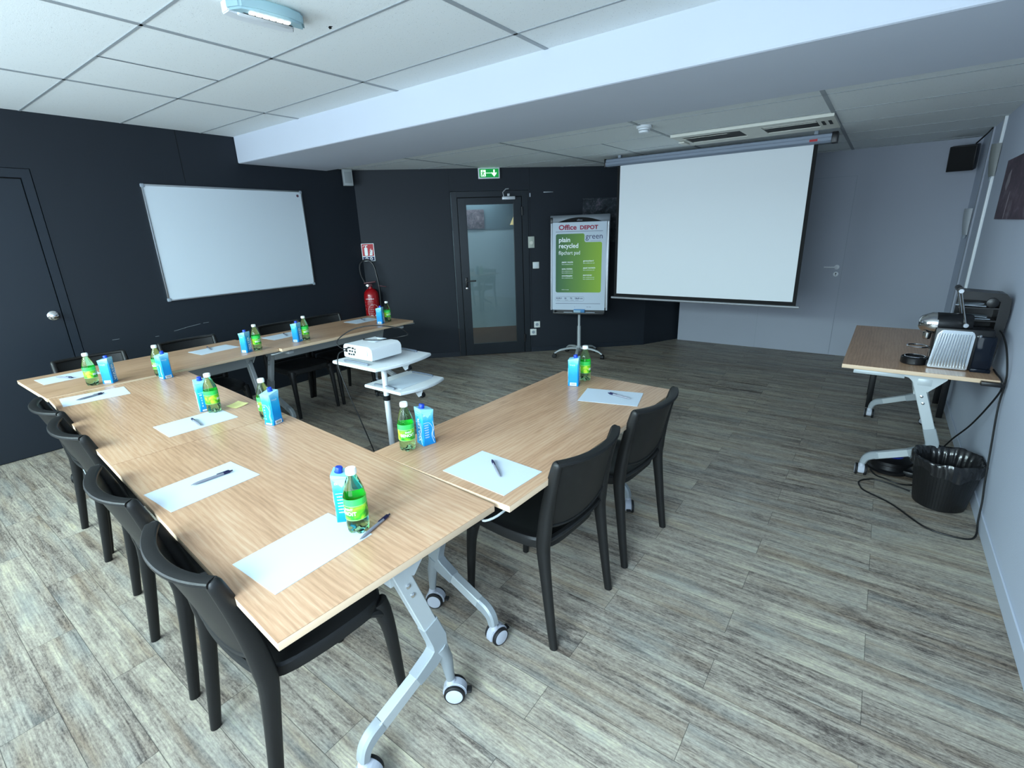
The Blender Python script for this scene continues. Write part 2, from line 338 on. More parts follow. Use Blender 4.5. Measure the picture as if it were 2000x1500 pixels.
# ================================================================ the room
def struct(name, mb, mats, parent=None, smooth=0): return mb.build(name, mats, parent, smooth, kind='structure' if parent is None else None)
def wallbox(p0, p1, z0, z1, th=0.12, holes=(), mb=None):
    # wall from p0 to p1, its room face on the line, thickness to the right of p0->p1 reversed (outside); holes = (s0,s1,z0,z1)
    p0, p1 = Vector(p0), Vector(p1); d = (p1 - p0); L = d.length; ang = math.atan2(d.y, d.x); mt = Matrix.Translation((p0.x, p0.y, 0)) @ Matrix.Rotation(ang, 4, 'Z')
    mb = mb or MB(); s = 0
    for h in sorted(holes):
        if h[0] > s: mb.bx(s, h[0], 0, th, z0, z1, mtx=mt)
        if h[2] > z0: mb.bx(h[0], h[1], 0, th, z0, h[2], mtx=mt)
        if h[3] < z1: mb.bx(h[0], h[1], 0, th, h[3], z1, mtx=mt)
        s = h[1]
    mb.bx(s, L, 0, th, z0, z1, mtx=mt)
    return mb
HT = 2.62
fl = MB(); fl.bx(WX - 0.3, RX + 0.3, FY - 0.3, BY + 0.3, -0.06, 0.0); struct('floor', fl, M['floor'])
# ceiling: tiles, tees
ce = MB(); ce.bx(WX - 0.1, RX + 0.1, FY - 0.1, BEAM0 + 0.05, ZF, ZF + 0.06); ce.bx(WX - 0.1, RX + 0.1, BEAM1 - 0.05, BY + 0.1, ZB, ZB + 0.06)
def tee(x0, x1, y0, y1, z): ce.bx(x0, x1, y0, y1, z - 0.003, z + 0.01, mi=1)
for i, x in enumerate((-4.02, -2.82, -1.628, -0.43)):
    tee(x - 0.013, x + 0.013, FY, BEAM0 - 0.001, ZF); tee(x - 0.013, x + 0.013, BEAM1 + 0.001, BY - 0.01 if x > -2.3 else (KY - 0.6 if x > -3 else 4.9), ZB)
for y in (1.713 - 0.6 * k for k in range(-1, 6)):
    if y > FY: tee(WX, RX, y - 0.007, y + 0.007, ZF)
tee(-3.43, -3.42, 1.11, 1.713, ZF)
ce.bx(-3.427, -3.417, 1.11, 1.713, ZF - 0.003, ZF + 0.01, mi=1)
for y in (3.85, 4.45, 5.05, 5.65, 6.25, 6.85): tee(max(WX, DA.x + (y - DA.y) * 1.036 + 0.0) if y > 3.9 else WX, RX, y - 0.005, y + 0.005, ZB)
tee(-2.22, -2.21, 4.45, 5.65, ZB)
struct('ceiling', ce, [M['tile'], M['tee']])
bm_ = MB(); bm_.bx(WX + 0.002, RX - 0.002, BEAM0, BEAM1, ZBEAM, ZF + 0.05, bev=0.012); struct('trim_1', bm_, M['beam'])
# left wall with the black flush door
LD0, LD1, LDZ = 0.10, 1.01, 2.045
wl = wallbox((WX, FY - 0.1), (WX, 4.1), 0, HT, holes=[(LD0 - 0.075 - FY + 0.1, LD1 + 0.065 - FY + 0.1, 0, LDZ + 0.07)])
# vertical panel joint above the whiteboard
struct('wall_left', wl, M['black'])
dl = MB(); y0, y1 = LD0 - 0.075, LD1 + 0.065
dl.bx(WX - 0.08, WX + 0.004, y0 + 0.004, LD0 - 0.004, 0, LDZ + 0.066); dl.bx(WX - 0.08, WX + 0.004, LD1 + 0.004, y1 - 0.006, 0, LDZ + 0.066); dl.bx(WX - 0.08, WX + 0.004, LD0 - 0.004, LD1 + 0.004, LDZ + 0.006, LDZ + 0.066)
dl.bx(WX - 0.085, WX - 0.02, y0, y1, 0, LDZ + 0.07, mi=1)
dl.bx(WX - 0.05, WX - 0.004, LD0 + 0.003, LD1 - 0.003, 0.006, LDZ - 0.003)
d2 = struct('door_2', dl, [M['blackdoor'], M['gap']])
kn = MB(); kn.lathe([(0.036, 0), (0.036, 0.004), (0.030, 0.008), (0.012, 0.010), (0.010, 0.030), (0.018, 0.036), (0.026, 0.046), (0.026, 0.054), (0.018, 0.060), (0.001, 0.061)], 28, TR(WX - 0.004, 0.955, 1.055, ry=90)); kn.build('door_knob', M['chrome'], d2, label='round chrome knob')
pj = MB(); pj.bx(WX - 0.01, WX + 0.0015, 2.100, 2.104, 2.07, ZF); struct('trim_2', pj, M['gap'])
# diagonal wall: hole for the glazed door
L = S1 - S0; p0 = DA + DD * S0; p1 = DA + DD * S1
wd = wallbox(p0, p1, 0, HT, holes=[(0.03 - S0, 0.985 - S0, 0, 2.045)])
# short return between the diagonal and the pale back wall
k1 = Vector((-2.20, BY)); wallbox(p1, k1 + Vector((0, 0.1)), 0, HT, mb=wd)
struct('wall_diagonal', wd, M['black'])
bd = MB(); mt = Matrix.Translation((DA.x, DA.y, 0)) @ Matrix.Rotation(DROT, 4, 'Z')
bd.bx(S0 + 0.01, 0.03, -0.012, 0, 0, 0.06, mtx=mt, bev=0.003); bd.bx(0.985, S1, -0.012, 0, 0, 0.06, mtx=mt, bev=0.003); struct('baseboard_diagonal', bd, M['blackdoor'])
pj2 = MB(); pj2.bx(1.003, 1.006, -0.0015, 0.01, 0.07, ZB, mtx=mt); pj2.bx(0.02, 0.022, -0.0015, 0.01, 0.07, ZB, mtx=mt); struct('trim_3', pj2, M['gap'])
# glazed black door
gd = MB()
def fb(a, b, z0, z1, y0=-0.035, y1=0.03, mi=0, bev=0.002): gd.bx(a, b, y0, y1, z0, z1, mtx=mt, mi=mi, bev=bev)
fb(0.034, 0.105, 0, 2.04, -0.003); fb(0.905, 0.981, 0, 2.04, -0.003); fb(0.105, 0.905, 1.975, 2.04, -0.003)
fb(0.102, 0.114, 0.004, 1.97, 0.0, 0.02, 1, 0); fb(0.893, 0.908, 0.004, 1.97, 0.0, 0.02, 1, 0); fb(0.105, 0.905, 1.965, 1.98, 0.0, 0.02, 1, 0)
fb(0.112, 0.214, 0.008, 1.966, -0.018); fb(0.795, 0.895, 0.008, 1.966, -0.018); fb(0.214, 0.795, 0.008, 0.155, -0.018); fb(0.214, 0.795, 1.888, 1.966, -0.018)
d1 = struct('door_1', gd, [M['frame'], M['gap']])
gp = MB(); gp.bx(0.208, 0.80, 0.002, 0.008, 0.15, 1.892, mtx=mt); gp.build('glass_pane', M['pane'], d1)
hd = MB(); hd.bx(0.153, 0.183, -0.028, -0.018, 0.90, 1.02, mtx=mt, bev=0.004); hd.tube([(0.168, -0.02, 0.98), (0.168, -0.062, 0.98), (0.178, -0.068, 0.98), (0.285, -0.068, 0.98)], 0.0095, 10, mtx=mt); hd.build('door_handle', M['blackplastic'], d1)
hd = MB(); hd.lathe([(0.014, 0), (0.014, 0.01), (0.008, 0.012), (0.001, 0.012)], 16, mt @ TR(0.168, -0.026, 0.885, rx=90)); hd.build('lock_cylinder', M['chrome'], d1, label='chrome lock cylinder')
hd = MB(); hd.bx(0.655, 0.815, -0.062, -0.018, 1.935, 1.972, mtx=mt, bev=0.006); hd.tube([(0.675, -0.05, 1.975), (0.66, -0.09, 2.015), (0.70, -0.06, 2.055), (0.74, -0.03, 2.06)], 0.007, 8, mtx=mt); hd.box(0.735, -0.045, 1.99, 0.03, 0.03, 0.03, mtx=mt, bev=0.004); hd.build('door_closer', mat('closer_silver', (196, 200, 204), 0.35, 0.3), d1, label='silver door closer')
hd = MB()
for zz in (0.20, 1.80): hd.tube([(0.900, -0.03, zz - 0.05), (0.900, -0.03, zz + 0.05)], 0.012, 10, mtx=mt)
hd.build('hinges', M['blackplastic'], d1)
# corridor beyond the glazed door
cw = MB(); cm = mt
cw.bx(-3.2, 3.0, 1.95, 2.0, 0, 1.60, mtx=cm); cw.bx(-3.2, 3.0, 1.94, 2.0, 1.60, 2.5, mtx=cm, mi=1)
cw.bx(-3.25, -3.2, 0.12, 2.0, 0, 2.5, mtx=cm); cw.bx(1.6, 1.65, 0.12, 2.0, 0, 2.5, mtx=cm); struct('wall_corridor', cw, [M['corr'], M['corrdark']])
cw = MB(); cw.bx(-3.2, 1.6, 0.12, 2.0, 2.42, 2.5, mtx=cm); struct('ceiling_corridor', cw, M['beam'])
cw = MB(); cw.bx(-3.2, 1.6, 0.118, 1.95, -0.04, 0.001, mtx=cm); cw.bx(0.03, 0.985, -0.01, 0.12, -0.04, 0.0005, mtx=cm); struct('floor_corridor', cw, M['corrfloor'])
# pale back wall, flush door
wb = wallbox((-2.20, BY), (RX + 0.1, BY), 0, HT); struct('wall_back', wb, M['lilac'])
db = MB(); db.bx(-1.19, -1.186, BY - 0.0015, BY, 0, 2.03); db.bx(-0.352, -0.349, BY - 0.0015, BY, 0, 2.03); db.bx(-1.19, -0.349, BY - 0.0015, BY, 2.028, 2.031); db.bx(-1.186, -0.352, BY - 0.008, BY, 0.006, 2.026, mi=1)
d3 = struct('door_3', db, [M['greyplastic'], M['lilac']])
hd = MB(); hd.lathe([(0.026, 0), (0.026, 0.008), (0.010, 0.010), (0.010, 0.045), (0.001, 0.046)], 20, TR(-0.405, BY - 0.008, 1.045, rx=90)); hd.tube([(-0.405, BY - 0.05, 1.045), (-0.42, BY - 0.054, 1.045), (-0.53, BY - 0.054, 1.045)], 0.009, 10); hd.build('door_handle', M['whiteplastic'], d3)  # chrome lever coloured white to paint in its bright reflection
hd = MB(); hd.lathe([(0.026, 0), (0.026, 0.008), (0.001, 0.009)], 20, TR(-0.405, BY - 0.008, 0.965, rx=90)); hd.bx(-0.408, -0.402, BY - 0.0185, BY - 0.016, 0.95, 0.972, mi=1); hd.lathe([(0.007, 0), (0.001, 0.001)], 12, TR(-0.405, BY - 0.0175, 0.974, rx=90), mi=1); hd.build('keyhole_plate', [M['whiteplastic'], M['dark']], d3)
# right wall, skirting and window wall
wr = wallbox((RX, BY + 0.1), (RX, FY - 0.1), 0, HT); struct('wall_right', wr, mat_wall('right_wall_roughcast', (186, 194, 210), 0.9, 0.8))
sk = MB(); sk.bx(RX - 0.008, RX, FY, BY, 0, 0.085, bev=0.002); struct('baseboard_right', sk, mat('pale_skirting', (186, 194, 208), 0.6))
wf = wallbox((RX + 0.1, FY), (WX - 0.1, FY), 0, HT, holes=[(0.28, 2.08, 0.42, 2.40), (2.48, 5.73, 0.42, 2.40)]); struct('wall_front', wf, M['lilac'])
for i, (a, b) in enumerate(((RX + 0.1 - 2.08, RX + 0.1 - 0.28), (RX + 0.1 - 5.73, RX + 0.1 - 2.48))):
    wn = MB(); y0, y1 = FY - 0.09, FY - 0.03
    for (p, q, r, s_) in ((a, a + .05, .42, 2.4), (b - .05, b, .42, 2.4), (a, b, .42, .47), (a, b, 2.35, 2.4)): wn.bx(p, q, y0, y1, r, s_)
    nn = 2 if i == 0 else 3
    for k in range(1, nn): c = a + (b - a) * k / nn; wn.bx(c - .03, c + .03, y0, y1, .42, 2.4)
    wo = struct('window_%d' % (i + 1), wn, M['whiteplastic']); g = MB(); g.bx(a + .04, b - .04, FY - 0.062, FY - 0.056, .46, 2.36); g.build('glass_pane', M['pane'], wo)
# white conduit and corner strips on the right wall
cd = MB(); cd.bx(RX - 0.02, RX, 5.70, 5.73, 0.90, ZB, bev=0.003); tag(cd.build('cable_duct', mat('duct_white', (226, 230, 232), 0.4)), 'slim white vertical cable duct running up the pale right wall', 'cable duct')
cs = MB(); cs.bx(RX - 0.006, RX, 6.30, 6.42, 0, ZB); cs.bx(RX - 0.012, RX - 0.006, 6.30, 6.315, 0, ZB); struct('trim_4', cs, M['lilac'])
# scuffs on the left wall
sc = MB()
for (y, z, l, a) in ((1.79, 0.80, 0.10, 8), (1.90, 0.815, 0.14, 6), (2.02, 0.825, 0.05, 0), (1.30, 0.80, 0.05, 0), (1.60, 0.77, 0.03, 0)):
    sc.box(0, 0, 0, 0.0006, l, 0.0035, mtx=TR(WX + 0.0004, y, z, rx=a))
struct('trim_5', sc, mat('pale_scuff_marks', (120, 126, 130), 0.7))
# ================================================================ folding tables
TW, TL, TZ = 0.70, 1.40, 0.74
def smooth_bar(mb, pts, w_, h_, mi=0, sq=6): mb.tube(pts, w_ / 2, 12, mi=mi, asp=h_ / w_, up=(1, 0, 0), sq=sq)
def caster(parent, x, y, rz):
    m_ = TR(x, y, 0, rz=rz)
    c = MB(); c.lathe([(0.010, 0.060), (0.010, 0.098)], 12, m_)
    # hood between and over the twin wheels
    hood = [(0.012 + 0.042 * cos(R_(a)), 0.037 + 0.042 * sin(R_(a))) for a in range(-15, 196, 15)] + [(-0.020, 0.030), (0.012, 0.026), (0.040, 0.028)]
    c.prism(hood, -0.017, 0.017, mtx=m_ @ Matrix(((0, 0, 1, 0), (1, 0, 0, 0), (0, 1, 0, 0), (0, 0, 0, 1))), bev=0.003)
    c.lathe([(0.019, 0.066), (0.016, 0.082), (0.010, 0.088)], 16, m_)
    o = c.build('caster', M['hubc'], parent)
    for sx in (-1, 1):
        wv = MB(); w1 = m_ @ TR(sx * 0.0235, 0.012, 0.0372, ry=90 * sx)
        wv.lathe([(0.030, -0.006), (0.0365, -0.005), (0.037, 0.004), (0.034, 0.008), (0.030, 0.008)], 32, w1); wv.lathe([(0.0295, 0.0), (0.0295, 0.0085), (0.026, 0.0095), (0.001, 0.010)], 32, w1, mi=1)
        wv.build('wheel', [M['tyre'], M['hubc']], o)
    bk = MB(); bk.box(0, 0.060, 0.036, 0.026, 0.022, 0.010, bev=0.004, mtx=m_); bk.build('brake_tab', M['tyre'], o)
def make_table(label, loc, rz, grp='folding tables', cas=((40, -60), (150, 20)), hooks=((1, -1), (-1, 1)), legs=(-1, 1), L=TL):
    t = thing('folding_table', label, 'table', loc, rz, grp)
    tp = MB(); tp.bx(-L / 2, L / 2, -TW / 2, TW / 2, TZ - 0.0015, TZ, mi=0); tp.bx(-L / 2 + 0.0004, L / 2 - 0.0004, -TW / 2 + 0.0004, TW / 2 - 0.0004, TZ - 0.024, TZ - 0.0014, mi=1, bev=0.001); tp.bx(-L / 2 + 0.004, L / 2 - 0.004, -TW / 2 + 0.004, TW / 2 - 0.004, TZ - 0.0246, TZ - 0.0236, mi=2)
    tp.build('tabletop', [M['oak'], M['oakedge'], M['under']], t)
    bmn = MB(); bmn.bx(-L / 2 + 0.12, L / 2 - 0.12, 0.015, 0.05, 0.575, 0.655, bev=0.004); bmn.build('crossbeam', M['silver'], t)
    for k, sx in enumerate(legs):
        x = sx * (L / 2 - 0.105)
        lg = MB()
        # flip bracket
        pl = [(-0.27, TZ - 0.026), (0.15, TZ - 0.026), (0.15, TZ - 0.05), (0.12, TZ - 0.085), (0.075, TZ - 0.135), (0.02, TZ - 0.10), (-0.02, TZ - 0.06), (-0.07, TZ - 0.046), (-0.27, TZ - 0.044)]
        for ox in (-0.022, 0.022): lg.prism(pl, ox - 0.002, ox + 0.002, mtx=Matrix.Translation((x, 0, 0)) @ Matrix(((0, 0, 1, 0), (1, 0, 0, 0), (0, 1, 0, 0), (0, 0, 0, 1))))
        lg.bx(x - 0.022, x + 0.022, -0.27, 0.15, TZ - 0.030, TZ - 0.026)
        lg.bx(x - 0.024, x + 0.024, -0.29, -0.04, TZ - 0.068, TZ - 0.044, bev=0.003); lg.box(x, 0.055, 0.662, 0.050, 0.075, 0.05, bev=0.008)
        lg.bar([(x, 0.024, 0.668), (x, 0.146, 0.310)], 0.032, 0.054)
        # elbow casting and foot arm
        lg.bar([(x, 0.122, 0.385), (x, 0.150, 0.302), (x, 0.152, 0.262), (x, 0.120, 0.238), (x, 0.052, 0.211)], 0.040, [0.060, 0.064, 0.068, 0.060, 0.048], mi=1)
        lg.bar([(x, 0.06, 0.215), (x, -0.105, 0.152)], 0.034, 0.043)
        lg.bar(cat_([(x, -0.085, 0.160), (x, -0.118, 0.148), (x, -0.145, 0.125), (x, -0.157, 0.088)], 4), 0.037, [0.047] * 5 + [0.046, 0.044, 0.042, 0.040, 0.038, 0.036, 0.034, 0.032], mi=1, ch=0.4)
        lg.tube([(x, 0.155, 0.265), (x, 0.185, 0.185), (x, 0.196, 0.088)], [0.032, 0.024, 0.016], 12, asp=0.8, up=(1, 0, 0), mi=1)
        lo = lg.build('leg', [M['silver'], M['silver2']], t)
        for (yy, zz) in ((0.055, 0.575), (0.068, 0.535)):
            bo = MB(); bo.lathe([(0.008, 0), (0.008, 0.003), (0.004, 0.005), (0.001, 0.005)], 12, TR(x + sx * 0.016, yy, zz, ry=90 * sx)); bo.build('bolt', M['chrome'], lo)
        caster(lo, x, -0.158, cas[k][0]); caster(lo, x, 0.197, cas[k][1])
    for sx, sy in hooks:
        h = MB(); x, y = sx * (L / 2 - 0.02), sy * (TW / 2 - 0.06)
        h.tube(cat_([(x - sx * .06, y - .024, TZ - .030), (x + sx * .04, y - .024, TZ - .038), (x + sx * .082, y, TZ - .042), (x + sx * .04, y + .024, TZ - .038), (x - sx * .06, y + .024, TZ - .030)], 4), 0.004, 8); h.build('linking_hook', M['silver'], t)
    return t
make_table('nearest oak table, closest to the camera, with a silver folding leg at its open end', (-1.600, 0.764, 0), -4.0, cas=((20, 160), (-60, -50)), hooks=())
make_table('oak table further down the long side, with the yellow sticky note on it', (-2.9996, 0.862, 0), -4.0, cas=((120, 60), (-130, -90)), hooks=())
make_table('oak table on the right arm, with two black chairs tucked along it', (-1.152, 1.797, 0), 87.6, cas=((-100, -150), (120, 30)), hooks=((-1, -1), (1, 1)))
make_table('oak table by the whiteboard wall, nearer half of the left arm', (-4.097, 1.255, 0), -89.6, hooks=((-1, 1),))
make_table('farthest oak table of the left arm, ending near the fire extinguisher', (-4.062, 2.660, 0), 90.3, hooks=((-1, -1), (1, -1)))
make_table('brown side table against the pale right wall, under the coffee machine', (0.262, 4.18, 0), -90.6, grp=None, cas=((90, 30), (95, 60)), hooks=())
# ================================================================ chairs
def make_chair(label, loc, rz):
    t = thing('resin_chair', label, 'chair', loc, rz, 'black resin chairs')
    hw, seat = 0.215, 0.45
    # seat shell
    st = MB()
    def outline(k, inset=0.0):
        a = 2 * pi * k / 48; ca, sa = cos(a), sin(a); m_ = (abs(ca) ** 5 + abs(sa) ** 5) ** (-1 / 5)
        yy = 0.012 + (0.208 - inset) * sa * m_; wd = (0.212 - inset) - 0.018 * max(0, (0.0 - yy) / 0.2)
        return (wd * ca * m_, yy)
    rings = []
    for ins, z in ((0.010, seat - 0.052), (0.0, seat - 0.044), (0.0, seat - 0.012), (0.006, seat - 0.003), (0.022, seat), (0.06, seat - 0.008), (0.11, seat - 0.014), (0.16, seat - 0.017), (0.2, seat - 0.018)):
        rings.append([(*outline(k, ins), z) for k in range(48)])
    st.rings(rings); st.build('seat', M['chair'], t)
    # back
    zt = 0.812
    def hwz(z): return 0.203 + 0.003 * (1 - (z - 0.45) / 0.37)
    def yz(z):
        f = (z - 0.45) / 0.372; return -0.190 - 0.050 * f - 0.022 * f * f
    def bow(z): f = max(0, (z - 0.47) / 0.352); return 0.020 + 0.034 * f
    def P(u, z): return Vector((u * hwz(z), yz(z) - bow(z) * (1 - abs(u) ** 2.2), z))
    bk = MB()
    zl = lambda u: 0.498 + 0.035 * u * u
    bk.sheet(lambda a, b: P(2 * a - 1, zl(2 * a - 1) + (zt - 0.012 - zl(2 * a - 1)) * b), 20, 10, 0.010)
    bk.tube([P(u, zt - 0.012 - 0.004 * (1 - u * u)) for u in [i / 12 - 1 for i in range(25)]], 0.0185, 16, asp=0.52, up=(0, 0, 1), sq=3.2)
    bk.tube([P(u * 0.97, zl(u)) + Vector((0, -0.004, 0)) for u in [i / 10 - 1 for i in range(21)]], 0.0065, 8)
    bk.tube([P(u, 0.458) for u in [i / 8 - 1 for i in range(17)]], 0.012, 8)
    bk.build('backrest', M['chair'], t)
    for sx in (-1, 1):
        lg = MB()
        pts = [(sx * 0.214, -0.240, 0.0), (sx * 0.211, -0.222, 0.14), (sx * 0.208, -0.203, 0.30), (sx * 0.205, -0.190, 0.42), (sx * 0.203, -0.192, 0.48), (sx * 0.201, -0.204, 0.58), (sx * 0.202, -0.224, 0.68), (sx * 0.203, -0.243, 0.755), (sx * 0.203, -0.254, 0.794), (sx * 0.201, -0.258, 0.805)]
        rad = [0.0165, 0.0195, 0.0225, 0.0265, 0.0285, 0.0265, 0.0235, 0.0205, 0.0185, 0.0120]
        P2 = cat_(pts, 3); rr = []
        for i in range(len(rad) - 1): rr += [rad[i] + (rad[i + 1] - rad[i]) * k / 3 for k in range(3)]
        rr.append(rad[-1]); lg.tube(P2, rr, 14, asp=0.80, up=(1, 0, 0), sq=2.6); lg.build('leg', M['chair'], t)
        lg = MB(); pts = [(sx * 0.198, 0.228, 0.0), (sx * 0.197, 0.218, 0.15), (sx * 0.195, 0.206, 0.30), (sx * 0.190, 0.193, 0.380), (sx * 0.184, 0.184, 0.425)]
        P2 = cat_(pts, 3); rad = [0.0150, 0.0185, 0.0225, 0.0285, 0.0290]; rr = []
        for i in range(4): rr += [rad[i] + (rad[i + 1] - rad[i]) * k / 3 for k in range(3)]
        rr.append(rad[-1]); lg.tube(P2, rr, 14, asp=0.85, up=(1, 0, 0), sq=2.6)
        # gusset under the seat
        lg.tube(cat_([(sx * 0.193, 0.198, 0.372), (sx * 0.165, 0.200, 0.402), (sx * 0.12, 0.202, 0.412)], 3), [0.016] * 4 + [0.010] * 3, 8); lg.tube(cat_([(sx * 0.195, 0.19, 0.372), (sx * 0.199, 0.16, 0.402), (sx * 0.197, 0.11, 0.412)], 3), [0.016] * 4 + [0.010] * 3, 8)
        lg.build('leg', M['chair'], t)
    return t
ch0 = make_chair('black resin chair in the front foreground, pushed under the open end of the nearest table', (-1.357, 0.612, 0), -2.0)
for (x, y, rz, lab) in (
    (-1.965, 0.640, -3, 'black resin chair on the near long side, second from the camera'),
    (-2.790, 0.715, -1, 'black resin chair on the near long side, third from the camera'),
    (-3.290, 0.745, 0, 'farthest black resin chair on the near long side, by the black door wall'),
    (-1.033, 1.532, 86, 'black resin chair on the right side of the U, the nearer of two'),
    (-1.002, 2.142, 85.5, 'black resin chair on the right side of the U, the farther of two'),
    (-4.265, 0.965, -90, 'black resin chair behind the corner of the tables, nearest the black door'),
    (-4.265, 1.610, -90, 'black resin chair below the left part of the whiteboard, behind a sheet of paper'),
    (-4.270, 2.400, -90, 'black resin chair under the right end of the whiteboard'),
    (-4.270, 2.862, -90, 'last black resin chair along the whiteboard wall, nearest the fire extinguisher')):
    dup(ch0, (x, y, 0), rz, lab)
# black low stool behind the side table
t = thing('black_stool', 'low black side stand with square legs half hidden behind the brown side table', 'stand', (0.34, 5.27, 0), 0)
q = MB(); q.bx(-0.27, 0.26, -0.22, 0.22, 0.50, 0.54, bev=0.004); q.build('top', M['blackplastic'], t)
for (x, y) in ((-0.24, -0.2), (0.235, -0.2), (-0.24, 0.2), (0.235, 0.2)):
    q = MB(); q.bx(x - 0.02, x + 0.02, y - 0.02, y + 0.02, 0, 0.50, bev=0.003); q.build('leg', M['blackplastic'], t)
# ================================================================ things on the tables
def bottle_wrap(r, a0): return lambda p: Vector((r * sin(p.x / r + a0), -r * cos(p.x / r + a0), p.z))
def make_bottle(label, loc, rz):
    t = thing('water_bottle', label, 'bottle', loc, rz, 'green water bottles')
    b = MB(); prof = [(0.014, 0.006), (0.024, 0.001), (0.029, 0.004), (0.0315, 0.014), (0.0325, 0.030), (0.0318, 0.046), (0.0318, 0.100), (0.0325, 0.106), (0.0318, 0.118), (0.0290, 0.136), (0.0235, 0.154), (0.0172, 0.170), (0.0128, 0.180), (0.0118, 0.186), (0.0140, 0.188), (0.0140, 0.190), (0.0118, 0.191)]
    seg = 40; rings = []
    for i, (r, z) in enumerate(prof):
        ring = []
        for k in range(seg):
            a = 2 * pi * k / seg; q = r
            if i in (1, 2, 3): q = r * (1 - [0, 0.20, 0.13, 0.06][i] * (0.5 + 0.5 * cos(5 * a)) ** 2)
            zz = z + (0.010 * (0.5 + 0.5 * cos(5 * a)) ** 2 if i in (1, 2) else 0)
            ring.append((q * cos(a), q * sin(a), zz))
        rings.append(ring)
    b.rings(rings); b.build('bottle_body', M['glassgreen'], t, smooth=60)
    l = MB(); l.lathe([(0.0324, 0.050), (0.0328, 0.052), (0.0328, 0.094), (0.0324, 0.096)], 40, caps=False)
    l.lathe([(0.0326, 0.0965), (0.0329, 0.108), (0.0327, 0.1165)], 40, mi=3, caps=False)
    l.lathe([(0.0331, 0.0935), (0.0331, 0.0965)], 40, mi=1, caps=False); l.lathe([(0.0331, 0.0495), (0.0331, 0.052)], 40, mi=1, caps=False)
    l.text('SAINT', 0.0105, fn=bottle_wrap(0.0333, -0.35), mi=2, mtx=TR(0, 0, 0.082), bold=0.0002); l.text('BENOIT', 0.0165, fn=bottle_wrap(0.0333, -0.95), mi=2, mtx=TR(0, 0, 0.0665), bold=0.0003)
    l.text('Bio', 0.0185, fn=bottle_wrap(0.0333, 2.3), mi=2, mtx=TR(0, 0, 0.068), bold=0.0005)
    l.build('label', [M['labelp'], M['labelrim'], M['white'], M['band']], t)
    c = MB(); c.lathe([(0.0135, 0.184), (0.0150, 0.185), (0.0152, 0.200), (0.0138, 0.2025), (0.001, 0.203)], 28)
    for k in range(28):
        a = 2 * pi * k / 28; c.box(0.0152 * cos(a), 0.0152 * sin(a), 0.1925, 0.0008, 0.0008, 0.013, mtx=I4)
    c.build('cap', M['cap'], t)
    return t
